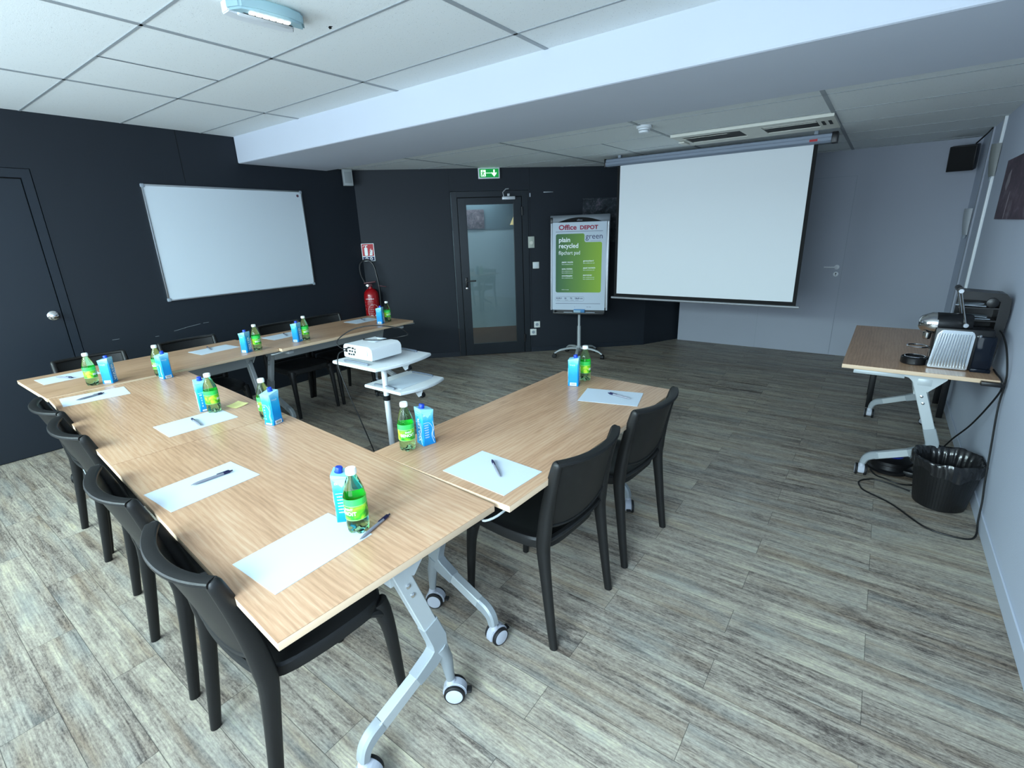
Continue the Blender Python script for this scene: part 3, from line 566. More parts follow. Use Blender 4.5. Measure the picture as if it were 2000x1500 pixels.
def make_carton(label, loc, rz):
    t = thing('water_carton', label, 'carton', loc, rz, 'blue water cartons')
    h = 0.029; H0, H1 = 0.148, 0.160
    b = MB()
    def oct_(z, e, c): return [(e, -c, z), (e, c, z), (c, e, z), (-c, e, z), (-e, c, z), (-e, -c, z), (-c, -e, z), (c, -e, z)]
    rings = [oct_(0.0, h - .001, h - .002), oct_(0.002, h, h - .0015), oct_(0.030, h, h - .006), oct_(0.120, h, h - .006), oct_(H0 - 0.002, h, h - .0015)]
    b.rings(rings)
    # slanted roof with two folded ears
    b.prism([(-h, H0 - 0.003), (h, H0 - 0.003), (h, H0), (-h, H1)], -h + 0.001, h - 0.001, mtx=Matrix(((0, 0, 1, 0), (1, 0, 0, 0), (0, 1, 0, 0), (0, 0, 0, 1))), mi=1)
    for sx in (-1, 1):
        b.prism([(-h + .004, H0 - 0.003), (h - .004, H0 - 0.003), (0, H0 - 0.030)], 0, 0.0012, mtx=TR(sx * (h + (0 if sx > 0 else -0.0012) - 0.0003), 0, 0) @ Matrix(((0, 0, 1, 0), (1, 0, 0, 0), (0, 1, 0, 0), (0, 0, 0, 1))), mi=1)
    # printed lines
    fy = lambda p: Vector((p.x, -h - 0.0006, p.z))
    b.text('WATER.', 0.026, mtx=TR(0.011, -h - 0.0007, 0.016) @ Matrix.Rotation(R_(-90), 4, 'Y'), mi=2, sx=1.15, bold=0.0004)
    b.text('Drop.de', 0.0085, mtx=TR(-0.018, -h - 0.0007, 0.136), mi=2); b.text('Purest taste', 0.006, mtx=TR(-0.018, -h - 0.0007, 0.127), mi=2)
    for i, ch_ in enumerate('WATER'): b.text(ch_, 0.0115, mtx=TR(0.012, h + 0.0007, 0.084 - i * 0.0145, rz=180), mi=2, align='CENTER')
    b.text('Drop.de', 0.0085, mtx=TR(-h - 0.0007, 0.018, 0.118, rz=-90), mi=2)
    b.text('Drop.de', 0.0100, mtx=TR(h + 0.0007, -0.021, 0.128, rz=90), mi=2, bold=0.0002)
    for i in range(6): b.text('water', 0.0085, mtx=TR(h + 0.0007, -0.019, 0.086 - i * 0.0105, rz=90), mi=2)
    # swirls
    for (m_, s_) in ((TR(0, -h - 0.0008, 0), 1), (TR(0, h + 0.0008, 0, rz=180), 1), (TR(h + 0.0008, 0, 0, rz=90), 1)):
        b.tube([m_ @ p for p in cat_([(-.022 * s_, 0, .098), (.004 * s_, 0, .096), (.018 * s_, 0, .070), (.012 * s_, 0, .040), (.021 * s_, 0, .006)], 5)], 0.0007, 4, mi=2)
        b.tube([m_ @ p for p in cat_([(.020 * s_, 0, .100), (.024 * s_, 0, .070), (.016 * s_, 0, .045), (.024 * s_, 0, .022)], 5)], 0.0006, 4, mi=2)
    # barcode patch low on one narrow face
    b.bx(-h - 0.0009, -h - 0.0003, -0.018, 0.018, 0.003, 0.020, mi=2)
    for i in range(11): b.bx(-h - 0.0012, -h - 0.0006, -0.0145 + i * 0.0027, -0.0145 + i * 0.0027 + (0.0015 if i % 3 else 0.0008), 0.006, 0.018, mi=3)
    b.bx(-0.018, 0.018, h + 0.0003, h + 0.0009, 0.004, 0.010, mi=2)
    b.build('carton_body', [M['carton'], M['cartonlight'], M['white'], M['barcode']], t)
    c = MB(); m_ = TR(0, -0.010, 0.1545, rx=-12); c.lathe([(0.0125, 0), (0.0125, 0.003), (0.0112, 0.004), (0.0112, 0.0165), (0.010, 0.0185), (0.001, 0.0187)], 24, m_); c.build('cap', M['cartoncap'], t)
    return t
TS = TZ + 0.0003
b0 = make_bottle('green water bottle nearest the camera, beside a sheet of paper on the nearest table', (-1.130, 0.735, TS), 10)
for x, y, rz, lab in (
    (-3.835, 0.800, 150, 'green water bottle on the far left corner of the tables, left of its blue carton'),
    (-3.695, 1.120, 40, 'green water bottle half hidden behind a blue carton at the inner corner of the tables'),
    (-2.625, 0.985, 160, 'green water bottle standing on a sheet of paper beside the yellow sticky note'),
    (-2.285, 1.080, -30, 'green water bottle behind the barcoded carton at the seam between two tables'),
    (-3.850, 1.845, 100, 'green water bottle on the left arm, first from the front of that arm'),
    (-3.855, 2.265, 95, 'green water bottle in the middle of the left arm'),
    (-3.905, 3.200, 90, 'farthest green water bottle, at the end of the left arm by the fire extinguisher'),
    (-1.432, 1.205, 60, 'green water bottle on the near end of the right table, left of its carton'),
    (-1.268, 2.405, 120, 'green water bottle at the far end of the right table, behind its carton')):
    dup(b0, (x, y, TS), rz, lab)
c0 = make_carton('blue water carton tucked behind the nearest green bottle', (-1.215, 0.760, TS), -45)
for x, y, rz, lab in (
    (-3.805, 0.880, 137, 'blue water carton at the far left corner, touching the bottle on its left'),
    (-3.595, 1.115, 188, 'blue water carton in front of the bottle at the inner corner of the tables'),
    (-2.700, 0.975, 255, 'blue water carton half hidden behind the bottle beside the yellow sticky note'),
    (-2.200, 1.065, 194, 'blue water carton with white barcode at the seam between the two long-side tables'),
    (-3.860, 1.765, 112, 'blue water carton on the left arm with WATER facing the room, nearest the corner'),
    (-3.858, 2.190, 110, 'blue water carton in the middle of the left arm with WATER facing the room'),
    (-3.895, 3.100, 118, 'farthest blue water carton, at the end of the left arm'),
    (-1.415, 1.292, -16, 'blue water carton on the near end of the right table, right of its bottle'),
    (-1.280, 2.300, 109, 'blue water carton at the far end of the right table, in front of its bottle')):
    dup(c0, (x, y, TS), rz, lab)
# papers: corner points fitted to A4
def make_paper(label, c, rz):
    b = MB(); b.bx(-0.1485, 0.1485, -0.105, 0.105, 0, 0.0012); o = b.build('paper_sheet', M['paper'], None, 0); o.location = (c[0], c[1], TS); o.rotation_euler = (0, 0, R_(rz)); return tag(o, label, 'paper', 'blank sheets of paper')
PP = [
    ('blank white sheet on the nearest table, the one with a pen lying fully on it', (-1.835, 0.600), 92),
    ('blank white sheet nearest the camera, its pen lying off its far corner', (-1.180, 0.590), 91),
    ('blank white sheet under the bottle beside the yellow sticky note', (-2.545, 0.865), 88),
    ('blank white sheet on the long side, nearest the far left corner bottle', (-3.525, 0.728), 82),
    ('blank white sheet at the far left corner in front of the black door', (-4.235, 0.770), 92),
    ('blank white sheet on the left arm below the left part of the whiteboard', (-4.195, 1.670), 94),
    ('blank white sheet in the middle of the left arm, between two bottle pairs', (-4.210, 2.258), 93),
    ('blank white sheet at the far end of the left arm by the fire extinguisher', (-4.200, 3.112), 90),
    ('blank white sheet at the far end of the right table', (-1.015, 2.212), 14),
    ('blank white sheet on the near end of the right table', (-1.025, 1.238), -4)]
p0_ = None
for lab, c, rz in PP:
    if p0_ is None: p0_ = make_paper(lab, c, rz)
    else: dup(p0_, (c[0], c[1], TS), rz, lab)
# pens
def make_pen(label, loc, rz):
    t = thing('ballpoint_pen', label, 'pen', loc, rz, 'ballpoint pens'); rx = TR(0, 0, 0.0055, ry=90)
    b = MB(); b.lathe([(0.001, -0.070), (0.0012, -0.066), (0.0028, -0.062), (0.0046, -0.048), (0.0052, -0.030), (0.0048, 0.010), (0.0048, 0.038), (0.001, 0.038)], 14, rx); b.build('barrel', M['penbody'], t)
    b = MB(); b.lathe([(0.0001, 0.0375), (0.0054, 0.038), (0.0054, 0.058), (0.0040, 0.062), (0.0028, 0.062), (0.0026, 0.070), (0.0005, 0.071)], 14, rx); b.build('clicker_end', M['penblue'], t)
    b = MB(); b.box(0.036, 0, 0.0122, 0.042, 0.004, 0.0012, bev=0.0004); b.box(0.0555, 0, 0.0108, 0.004, 0.004, 0.003); b.build('clip', M['penblue'], t)
    return t
pn = None
for a, b, dz, lab in (
    ((-1.855, .57), (-1.847, .705), 1, 'ballpoint pen lying in the middle of the sheet on the nearest table'),
    ((-1.081, .705), (-1.110, .830), 0, 'ballpoint pen nearest the camera, lying half off the sheet beside the green bottle'),
    ((-2.46, .850), (-2.600, .866), 1, 'ballpoint pen on the sheet beside the yellow sticky note'),
    ((-3.507, .641), (-3.537, .77), 1, 'ballpoint pen on the sheet near the far left corner of the long side'),
    ((-4.275, .715), (-4.150, .775), 1, 'ballpoint pen on the corner sheet in front of the black door'),
    ((-4.19, 1.640), (-4.33, 1.672), 1, 'ballpoint pen on the sheet below the left part of the whiteboard'),
    ((-4.15, 2.255), (-4.28, 2.305), 1, 'ballpoint pen on the sheet in the middle of the left arm'),
    ((-4.15, 3.10), (-4.28, 3.155), 1, 'ballpoint pen on the sheet at the far end of the left arm'),
    ((-.907, 2.216), (-1.049, 2.245), 1, 'ballpoint pen on the sheet at the far end of the right table'),
    ((-.961, 1.207), (-1.079, 1.304), 1, 'ballpoint pen on the sheet in front of the nearer right chair')):
    c = ((a[0] + b[0]) / 2, (a[1] + b[1]) / 2); rz = math.degrees(math.atan2(b[1] - a[1], b[0] - a[0])); loc = (c[0], c[1], TS + (0.0014 if dz else 0.0002))
    if pn is None: pn = make_pen(lab, loc, rz)
    else: dup(pn, loc, rz, lab)
# sticky note
sn = MB(); sn.sheet(lambda u, v: (0.076 * (u - .5), 0.076 * (v - .5), 0.001 + 0.010 * max(0, u - 0.35) ** 2 + 0.004 * v * v), 8, 8, 0.0004); o = sn.build('sticky_note', M['yellow']); o.location = (-2.620, 1.095, TS); o.rotation_euler = (0, 0, R_(104)); tag(o, 'yellow sticky note curling on the oak table beside a green bottle', 'sticky note')
# ================================================================ projector stand and projector
PX, PY = -2.50, 1.97
t = thing('projector_stand', 'white two-shelf rolling projector stand inside the U of tables', 'stand', (PX, PY, 0), 0)
def shelf(name, cx, cy, w, d, z, rz):
    b = MB(); n = 14
    # outline bowed on the long front and back edges
    top = [(-w / 2 + w * i / n, d / 2 + 0.045 * (1 - (2 * i / n - 1) ** 2) - 0.03) for i in range(n + 1)]; bot = [(w / 2, -d / 2), (-w / 2, -d / 2)]
    b.prism(top + bot, 0, 0.020, mtx=TR(cx, cy, z, rz=rz), bev=0.004)
    o = b.build(name, M['whitelam'], t)
    for sx in (-1, 1):
        r = MB(); r.tube([TR(cx, cy, z + 0.0205, rz=rz) @ Vector(p) for p in cat_([(sx * w * .43, -d * .30, 0.001), (sx * w * .43, -d * .26, 0.009), (sx * w * .43, d * .16, 0.009), (sx * w * .43, d * .20, 0.001)], 4)], 0.008, 8, asp=0.7); r.build('edge_rail', M['housing'], o)
    return o
shelf('upper_shelf', -0.065, 0.065, 0.475, 0.46, 0.780, -90)
shelf('lower_shelf', 0.015 , 0.165, 0.40, 0.385, 0.598, -90)
b = MB(); b.lathe([(0.018, 0.50), (0.018, 0.78)], 20, caps=True); b.lathe([(0.0185, 0.03), (0.0185, 0.545)], 20); b.build('pole', M['whiteplastic'], t)
b = MB(); b.lathe([(0.024, 0.53), (0.024, 0.558), (0.020, 0.562)], 20); b.box(-0.045, -0.005, 0.560, 0.06, 0.022, 0.02, bev=0.004); b.box(-0.075, -0.01, 0.56, 0.02, 0.03, 0.03, bev=0.006); b.build('collar_clamp', M['blackplastic'], t)
for (x, y, z, s_) in ((0.115, 0.20, 0.74, 1), (0.175, 0.24, 0.555, 1)):
    b = MB(); b.prism([(0, 0.04), (0.07, 0.04), (0.06, 0.0), (0.03, -0.015), (0.005, 0.01)], -0.003, 0.003, mtx=TR(x - 0.04, y - 0.11, z, rx=90)); o = b.build('tilt_bracket', M['whiteplastic'], t)
    b = MB(); b.lathe([(0.018, -0.012), (0.020, -0.008), (0.020, 0.008), (0.018, 0.012)], 12, TR(x + 0.015, y - 0.10, z + 0.002, rx=90)); b.build('tilt_knob', M['blackplastic'], o)
b = MB()
for a in (0, 72, 144, 216, 288): b.tube([(0, 0, 0.05), (0.26 * cos(R_(a + 20)), 0.26 * sin(R_(a + 20)), 0.038)], [0.018, 0.012], 10, asp=0.8)
b.build('star_base', M['whiteplastic'], t)
for a in (0, 72, 144, 216, 288):
    b = MB(); b.lathe([(0.012, -0.012), (0.017, -0.010), (0.017, 0.010), (0.012, 0.012)], 14, TR(0.262 * cos(R_(a + 20)), 0.262 * sin(R_(a + 20)), 0.017, rx=90, rz=a)); b.build('castor_wheel', M['tyre'], t)
o = copy_tree(p0_); o.location = (PX + 0.02, PY + 0.165, 0.6185); o.rotation_euler = (0, 0, R_(92)); tag(o, 'white sheet lying on the lower shelf of the projector stand', 'paper', 'blank sheets of paper')
# projector
t = thing('projector', 'white video projector with a black cable plugged in, on the stand', 'projector', (-2.590, 1.975, 0.8215), 1)
b = MB(); PW, PD = 0.295, 0.245; x0, x1, y0, y1 = -0.135, 0.140, -0.128, 0.118
pr = [(x0, 0.012), (x0 + .004, 0.004), (x1 - .004, 0.004), (x1, 0.014), (x1 + .002, 0.060), (x1 - .006, 0.078), (x1 - .026, 0.090), (x0 + .02, 0.092), (x0 + .004, 0.080), (x0, 0.066)]
b.prism(pr, -y1, -y0, mtx=Matrix(((1, 0, 0, 0), (0, 0, -1, 0), (0, 1, 0, 0), (0, 0, 0, 1))), bev=0.003)
b.build('case', M['whiteplastic'], t)
b = MB(); b.lathe([(0.030, 0.0), (0.036, 0.003), (0.036, 0.012), (0.028, 0.014), (0.026, 0.006), (0.001, 0.006)], 28, TR(0.07, y1 - 0.002, 0.048, rx=-90)); b.build('lens', M['lens'], t)
b = MB()
for (x, z, w_, h_) in ((-0.085, .066, .012, .009), (-.066, .068, .010, .007), (-.045, .065, .018, .010), (-.075, .045, .014, .010), (-.050, .045, .012, .010), (-.085, .024, .016, .010), (-.060, .024, .012, .008), (-.038, .024, .012, .012), (-.020, .040, .008, .016), (-.018, .062, .008, .008), (-.112, .040, .018, .022)): b.bx(x, x + w_, y0 - 0.0035, y0 + 0.002, z, z + h_)
b.build('rear_ports', M['dark'], t)
b = MB(); b.lathe([(0.020, 0), (0.020, 0.0008), (0.001, 0.0008)], 24, TR(0.085, y0 - 0.0031, 0.050, rx=90)); b.build('speaker_grille', M['screen'], t)
b = MB(); b.box(0.0, 0.02, 0.0935, 0.075, 0.055, 0.0015, bev=0.0005); b.box(0.0, 0.08, 0.0955, 0.06, 0.03, 0.008, bev=0.003); b.build('control_panel', M['paper'], t)
for (x, y) in ((x1 - 0.025, y0 + 0.02), (x0 + 0.02, y0 + 0.02), (0.0, y1 - 0.02)):
    b = MB(); b.lathe([(0.010, 0), (0.010, 0.007), (0.006, 0.009)], 14, TR(x, y, -0.0012)); b.build('foot', M['blackplastic'], t)
# cables of the projector
cb_ = MB(); cb_.tube(cat_([(-2.655, 1.856, 0.894), (-2.665, 1.80, 0.895), (-2.70, 1.79, 0.94), (-2.66, 1.88, 1.00), (-2.56, 1.98, 1.02), (-2.46, 2.10, 0.99), (-2.452, 2.16, 0.94), (-2.52, 2.14, 0.919), (-2.56, 2.02, 0.919), (-2.66, 1.97, 0.919), (-2.69, 1.99, 0.919)], 8), 0.0035, 8)
tag(cb_.build('signal_cable', M['cable']), 'black cable arching in a loop over the white projector', 'cable')
cb_ = MB(); cb_.tube(cat_([(-2.690, 1.874, 0.868), (-2.695, 1.80, 0.868), (-2.675, 1.762, 0.84), (-2.665, 1.755, 0.77), (-2.60, 1.76, 0.60), (-2.54, 1.77, 0.46), (-2.46, 1.78, 0.27), (-2.40, 1.79, 0.09), (-2.36, 1.76, 0.006), (-2.22, 1.62, 0.005), (-2.10, 1.40, 0.005)], 8), 0.0035, 8)
tag(cb_.build('power_cable', M['cable']), 'black cable hanging from the projector shelf down to the floor', 'cable')
# ================================================================ coffee corner
CT = TZ + 0.0005
t = thing('coffee_machine', 'silver ribbed capsule coffee machine with a raised chrome lever on the brown side table', 'coffee machine', (0.40, 3.62, CT), 0)
b = MB(); b.bx(-0.090, 0.160, 0.000, 0.150, 0.004, 0.235, bev=0.012); b.build('body', M['blackplastic'], t)
b = MB()
pan = [(-0.095, 0.004), (0.078, 0.004), (0.082, 0.20), (0.070, 0.222), (-0.060, 0.222), (-0.078, 0.20)]
b.prism(pan, 0.0, 0.010, mtx=TR(0, 0.002, 0, rx=90), bev=0.004)
for i in range(12):
    f = i / 11; xb, xt = -0.080 + 0.142 * f, -0.060 + 0.124 * f
    b.tube([(xb, -0.008, 0.016), (xt, -0.008, 0.205)], [0.0052, 0.0048], 8)
b.build('ribbed_side_panel', M['ribbed'], t)
b = MB(); b.lathe([(0.055, -0.085), (0.060, -0.080), (0.060, 0.06), (0.052, 0.075)], 28, TR(-0.01, 0.075, 0.248, ry=90)); b.build('brew_head', M['blackplastic'], t)
b = MB(); b.lathe([(0.024, -0.165), (0.040, -0.155), (0.0615, -0.112), (0.0615, -0.082)], 28, TR(-0.002, 0.075, 0.245, ry=90)); b.build('chrome_nose', M['chrome'], t)
b = MB(); b.lathe([(0.016, 0), (0.020, 0.008), (0.020, 0.040), (0.016, 0.045)], 20, TR(-0.118, 0.075, 0.152)); b.build('spout', M['chrome'], t)
b = MB()
for yy in (-0.006, 0.150): b.tube([(0.030, yy, 0.255), (-0.022, yy, 0.440)], 0.010, 10, asp=0.6)
b.lathe([(0.011, 0), (0.013, 0.004), (0.011, 0.008)], 16, TR(0.030, -0.012, 0.255, rx=90)); b.lathe([(0.011, 0), (0.013, 0.004), (0.011, 0.008)], 16, TR(-0.022, -0.012, 0.440, rx=90)); b.build('lever', M['chrome'], t)
b = MB(); b.lathe([(0.013, 0.0), (0.015, 0.01), (0.015, 0.134), (0.013, 0.144)], 16, TR(-0.024, 0.0, 0.446, rx=-90)); b.build('lever_grip', M['blackplastic'], t)
b = MB(); b.lathe([(0.062, 0.0), (0.066, 0.004), (0.066, 0.036), (0.062, 0.040), (0.058, 0.034), (0.001, 0.034)], 32, TR(-0.150, 0.075, 0)); b.box(-0.105, 0.075, 0.018, 0.05, 0.08, 0.034); b.build('drip_tray', M['blackplastic'], t)
b = MB(); b.tube([(-0.150 + 0.048 * cos(2 * pi * k / 24), 0.075 + 0.048 * sin(2 * pi * k / 24), 0.105) for k in range(24)], 0.0045, 6, closed=True)
b.tube([(-0.104, 0.05, 0.105), (-0.092, 0.05, 0.100), (-0.090, 0.05, 0.045)], 0.004, 6); b.tube([(-0.104, 0.10, 0.105), (-0.092, 0.10, 0.100), (-0.090, 0.10, 0.045)], 0.004, 6); b.tube([(-0.150 + 0.05 * cos(2 * pi * k / 24), 0.075 + 0.05 * sin(2 * pi * k / 24), 0.043) for k in range(24)], 0.003, 6, closed=True); b.build('cup_stand', M['chrome'], t)
b = MB(); b.bx(0.092, 0.172, -0.012, 0.140, 0.020, 0.200, bev=0.008); b.bx(0.090, 0.175, -0.014, 0.142, 0.0, 0.020, bev=0.004); b.lathe([(0.012, 0), (0.012, 0.008), (0.008, 0.012)], 12, TR(0.10, 0.0, 0.196), mi=1); b.build('water_tank', [M['smoke'], M['chrome']], t)
def rr_(w0, w1, h0, h1, r, n=5):
    o = []
    for (cx, cy, a0) in ((w1 - r, h1 - r, 0), (w0 + r, h1 - r, 90), (w0 + r, h0 + r, 180), (w1 - r, h0 + r, 270)):
        for i in range(n + 1): a = R_(a0 + 90 * i / n); o.append((cx + r * cos(a), cy + r * sin(a)))
    return o
t = thing('capsule_rack', 'tall black rounded rack with papers stuffed in its slots, behind the coffee machine', 'rack', (0.500, 3.86, CT), 0)
b = MB(); fr = TR(0, 0, 0, rx=90)
side = [(-0.10, 0.0), (0.10, 0.0), (0.118, 0.30), (0.112, 0.385), (0.088, 0.412), (-0.10, 0.425)]
b.prism(side, -0.075, -0.066, mtx=fr, bev=0.002)
b.prism([(0.072, 0.0), (0.10, 0.0), (0.118, 0.30), (0.112, 0.385), (0.088, 0.412), (0.066, 0.415), (0.070, 0.37)], -0.066, 0.075, mtx=fr)
b.prism([(-0.10, 0.378), (0.075, 0.37), (0.088, 0.412), (-0.10, 0.425)], -0.066, 0.082, mtx=fr, bev=0.003)
for z in (0.0, 0.255, 0.325): b.bx(-0.098, 0.075, -0.07, 0.066, z, z + 0.008)
b.build('rack_frame', M['blackplastic'], t)
for i, (z, rz, rr) in enumerate(((0.268, 8, 3), (0.340, -10, -6))):
    b = MB(); b.box(-0.035, -0.045, z + 0.004, 0.13, 0.10, 0.004, mtx=TR(0, 0, 0, rz=rz)); b.box(-0.02, -0.05, z + 0.016, 0.09, 0.08, 0.003, mtx=TR(0, 0, 0, rz=-rz, ry=rr)); b.build('paper_stack', M['greyplastic'], t)
b = MB(); b.lathe([(0.026, 0), (0.026, 0.03), (0.014, 0.034)], 16, TR(0.035, -0.078, 0.365, rx=90)); b.build('round_knob', M['blackplastic'], t)
# bin with liner
t = thing('waste_bin', 'round black waste bin lined with a shiny black bag, by the right wall', 'bin', (0.474, 3.425, 0), 0)
b = MB()
for k in range(60): b.tube([(0.1185 * cos(k * pi / 30), 0.1185 * sin(k * pi / 30), 0.015), (0.147 * cos(k * pi / 30), 0.147 * sin(k * pi / 30), 0.25)], 0.0016, 4)
b.lathe([(0.112, 0), (0.118, 0.004), (0.150, 0.270), (0.146, 0.270), (0.114, 0.008), (0.001, 0.008)], 72); b.build('bucket', M['bin'], t)
b = MB(); rg = []; rnd = random.Random(3); ph = [rnd.uniform(0, 6.28) for _ in range(6)]
for i, (r, z, am) in enumerate(((0.104, 0.03, .005), (0.118, 0.15, .007), (0.133, 0.250, .006), (0.146, 0.288, .003), (0.158, 0.296, .004), (0.164, 0.285, .003), (0.163, 0.270, .004), (0.161, 0.245, .004), (0.158, 0.222, .005))):
    rg.append([((r + am * (sin(9 * a + ph[0] + i * .3) * .4 + sin(17 * a + ph[1] + i * .9) * .5 + sin(31 * a + ph[2] - i * .7) * .5)) * cos(a), (r + am * (sin(9 * a + ph[0] + i * .3) * .4 + sin(17 * a + ph[1] + i * .9) * .5 + sin(31 * a + ph[2] - i * .7) * .5)) * sin(a), z + (0.010 * sin(3 * a + 1 + i) + 0.006 * sin(9 * a + ph[3])) * (1.6 if i > 6 else (0.5 if i == 4 else 0))) for a in [2 * pi * k / 160 for k in range(160)]])
b.rings(rg, caps=False); b.build('bin_liner', M['bag'], t, smooth=80)
# cable reel
t = thing('cable_reel', 'flat black cable reel with a blue centre on the floor under the side table', 'cable reel', (0.245, 3.765, 0), -15); t.scale = (1.06, 1.06, 1.35)
b = MB(); b.lathe([(0.090, 0), (0.110, 0.008), (0.112, 0.020), (0.100, 0.026), (0.096, 0.045), (0.112, 0.052), (0.110, 0.066), (0.085, 0.074), (0.030, 0.076), (0.001, 0.070)], 40); b.box(0.10, -0.03, 0.02, 0.07, 0.05, 0.03, bev=0.01); b.build('reel_body', M['blackplastic'], t)
b = MB(); b.lathe([(0.050, 0.0735), (0.045, 0.080), (0.001, 0.080)], 30, TR(0.01, 0.01, 0)); b.build('blue_drum', M['blueplug'], t)
def cable(name, pts, r, label, n=8, cat='cable'):
    b = MB(); b.tube(cat_(pts, n), r, 8); return tag(b.build(name, M['cable']), label, cat)
cable('extension_cable', [(0.348, 3.490, 0.005), (0.30, 3.515, 0.005), (0.22, 3.545, 0.005), (0.155, 3.545, 0.005), (0.10, 3.48, 0.005), (0.105, 3.41, 0.005), (0.135, 3.355, 0.005), (0.259, 3.262, 0.005), (0.389, 3.09, 0.005), (0.48, 3.05, 0.005), (0.570, 3.06, 0.006), (0.606, 3.12, 0.010), (0.610, 3.18, 0.06), (0.612, 3.22, 0.16), (0.612, 3.27, 0.24), (0.613, 3.36, 0.42), (0.615, 3.45, 0.60), (0.617, 3.455, 0.73), (0.612, 3.457, 0.80), (0.600, 3.53, 0.90), (0.592, 3.63, 0.95), (0.590, 3.73, 0.96)], 0.0045, 'black cable looping over the floor and climbing the right wall past the side table')
cable('appliance_cable', [(0.600, 3.70, 0.747), (0.600, 3.60, 0.747), (0.600, 3.460, 0.749), (0.610, 3.458, 0.70), (0.60, 3.56, 0.58), (0.57, 3.72, 0.40), (0.53, 3.85, 0.26), (0.50, 3.92, 0.16), (0.44, 3.95, 0.05), (0.36, 3.93, 0.012)], 0.0045, 'black cable hanging from the side table edge down behind the bin')
t = thing('power_strip', 'short dark socket block at the wall end of the side table', 'power strip', (0.575, 3.462, 0.722), 0)
b = MB(); b.bx(-0.05, 0.045, -0.018, 0.016, -0.012, 0.010, bev=0.004); b.build('block', M['blackplastic'], t)

cable('reel_lead', [(0.150, 3.690, 0.008), (0.180, 3.622, 0.006), (0.225, 3.578, 0.014), (0.275, 3.558, 0.010), (0.325, 3.566, 0.005), (0.375, 3.600, 0.005), (0.42, 3.66, 0.005)], 0.0045, 'short black lead curving from the cable reel behind the waste bin')
# ================================================================ things on walls and ceiling
def wthing(name, label, cat, side, a, z, off=0.0):
    # side frames: local X to the right as seen from the room, -Y into the room
    if side == 'diag': return thing(name, label, cat, dwall(a, z, off), DDEG)
    if side == 'left': return thing(name, label, cat, (WX + off, a, z), 90)
    if side == 'back': return thing(name, label, cat, (a, BY - off, z), 0)
    if side == 'right': return thing(name, label, cat, (RX - off, a, z), -90)
# whiteboard
t = wthing('whiteboard', 'large blank whiteboard with aluminium frame on the black left wall', 'whiteboard', 'left', 2.480, 1.554)
W2, H2 = 0.735, 0.492
b = MB(); b.bx(-W2 + .01, W2 - .01, -0.014, -0.002, -H2 + .01, H2 - .01); b.build('writing_surface', M['board'], t)
b = MB()
for (x0, x1, z0, z1) in ((-W2, W2, H2 - .014, H2), (-W2, W2, -H2, -H2 + .014), (-W2, -W2 + .014, -H2, H2), (W2 - .014, W2, -H2, H2)): b.bx(x0, x1, -0.020, -0.001, z0, z1, bev=0.003)
b.build('frame', M['alu'], t)
b = MB()
for sx in (-1, 1):
    for sz in (-1, 1): b.box(sx * (W2 - .012), -0.0115, sz * (H2 - .012), 0.030, 0.023, 0.030, bev=0.006)
b.build('corner_caps', M['greyplastic'], t)
b = MB(); b.lathe([(0.014, 0), (0.001, 0.0006)], 20, TR(W2 - 0.05, -0.0142, H2 - 0.05, rx=90)); b.build('round_emblem', mat('dark_emblem', (92, 62, 74), 0.5), t)
# corner loudspeaker box
t = thing('wall_speaker', 'small grey box loudspeaker high in the black corner beside the ceiling', 'speaker', (-5.085, 3.795, 2.208), 66)
b = MB(); b.bx(-0.050, 0.055, -0.055, 0, -0.088, 0.088, bev=0.004); b.build('case', mat('speaker_grey', (150, 156, 158), 0.6), t); b = MB(); b.bx(-0.036, 0.043, -0.0565, -0.054, -0.06, 0.06, bev=0.001); b.build('grille', mat('speaker_grille_grey', (128, 134, 136), 0.7), t)
# extinguisher sign
t = wthing('fire_extinguisher_sign', 'red and white fire extinguisher pictogram sign on the black wall', 'sign', 'diag', -1.010, 1.373)
b = MB(); b.bx(-0.075, 0.075, -0.003, -0.0005, -0.104, 0.104); b.bx(-0.068, 0.068, -0.0034, -0.003, -0.042, 0.098, mi=1); b.bx(-0.068, 0.068, -0.0034, -0.003, -0.098, -0.050, mi=2)
f_ = TR(0, -0.0036, 0, rx=90)
b.prism(rr_(-0.042, -0.004, -0.038, 0.058, 0.012), 0, 0.0004, mtx=f_, mi=0); b.prism([(-0.028, 0.056), (-0.018, 0.056), (-0.016, 0.075), (0.002, 0.080), (-0.002, 0.086), (-0.030, 0.084)], 0, 0.0004, mtx=f_, mi=0)
b.tube([(-0.026, -0.0038, 0.078), (-0.045, -0.0038, 0.082), (-0.056, -0.0038, 0.066)], 0.0035, 6, mi=0)
for dx, dz, s_ in ((0, 0, 1), (0.012, 0.022, .8), (0.020, 0.042, .6)): b.prism([(0.014 + dx, -0.036 + dz), (0.046 + dx * .3, -0.034 + dz), (0.056, -0.010 + dz), (0.044, -0.022 + dz), (0.034, 0.008 + dz), (0.030, -0.018 + dz), (0.018, -0.006 + dz)], 0, 0.0004, mtx=f_, mi=0)
for cx in (-0.022, 0.030): b.lathe([(0.017, 0), (0.001, 0.0002)], 18, TR(cx, -0.0036, -0.074, rx=90), mi=0); b.box(cx, -0.0041, -0.074, 0.014, 0.0004, 0.014, mi=2)
b.build('sign_plate', [M['white'], M['redsign'], M['navy']], t)
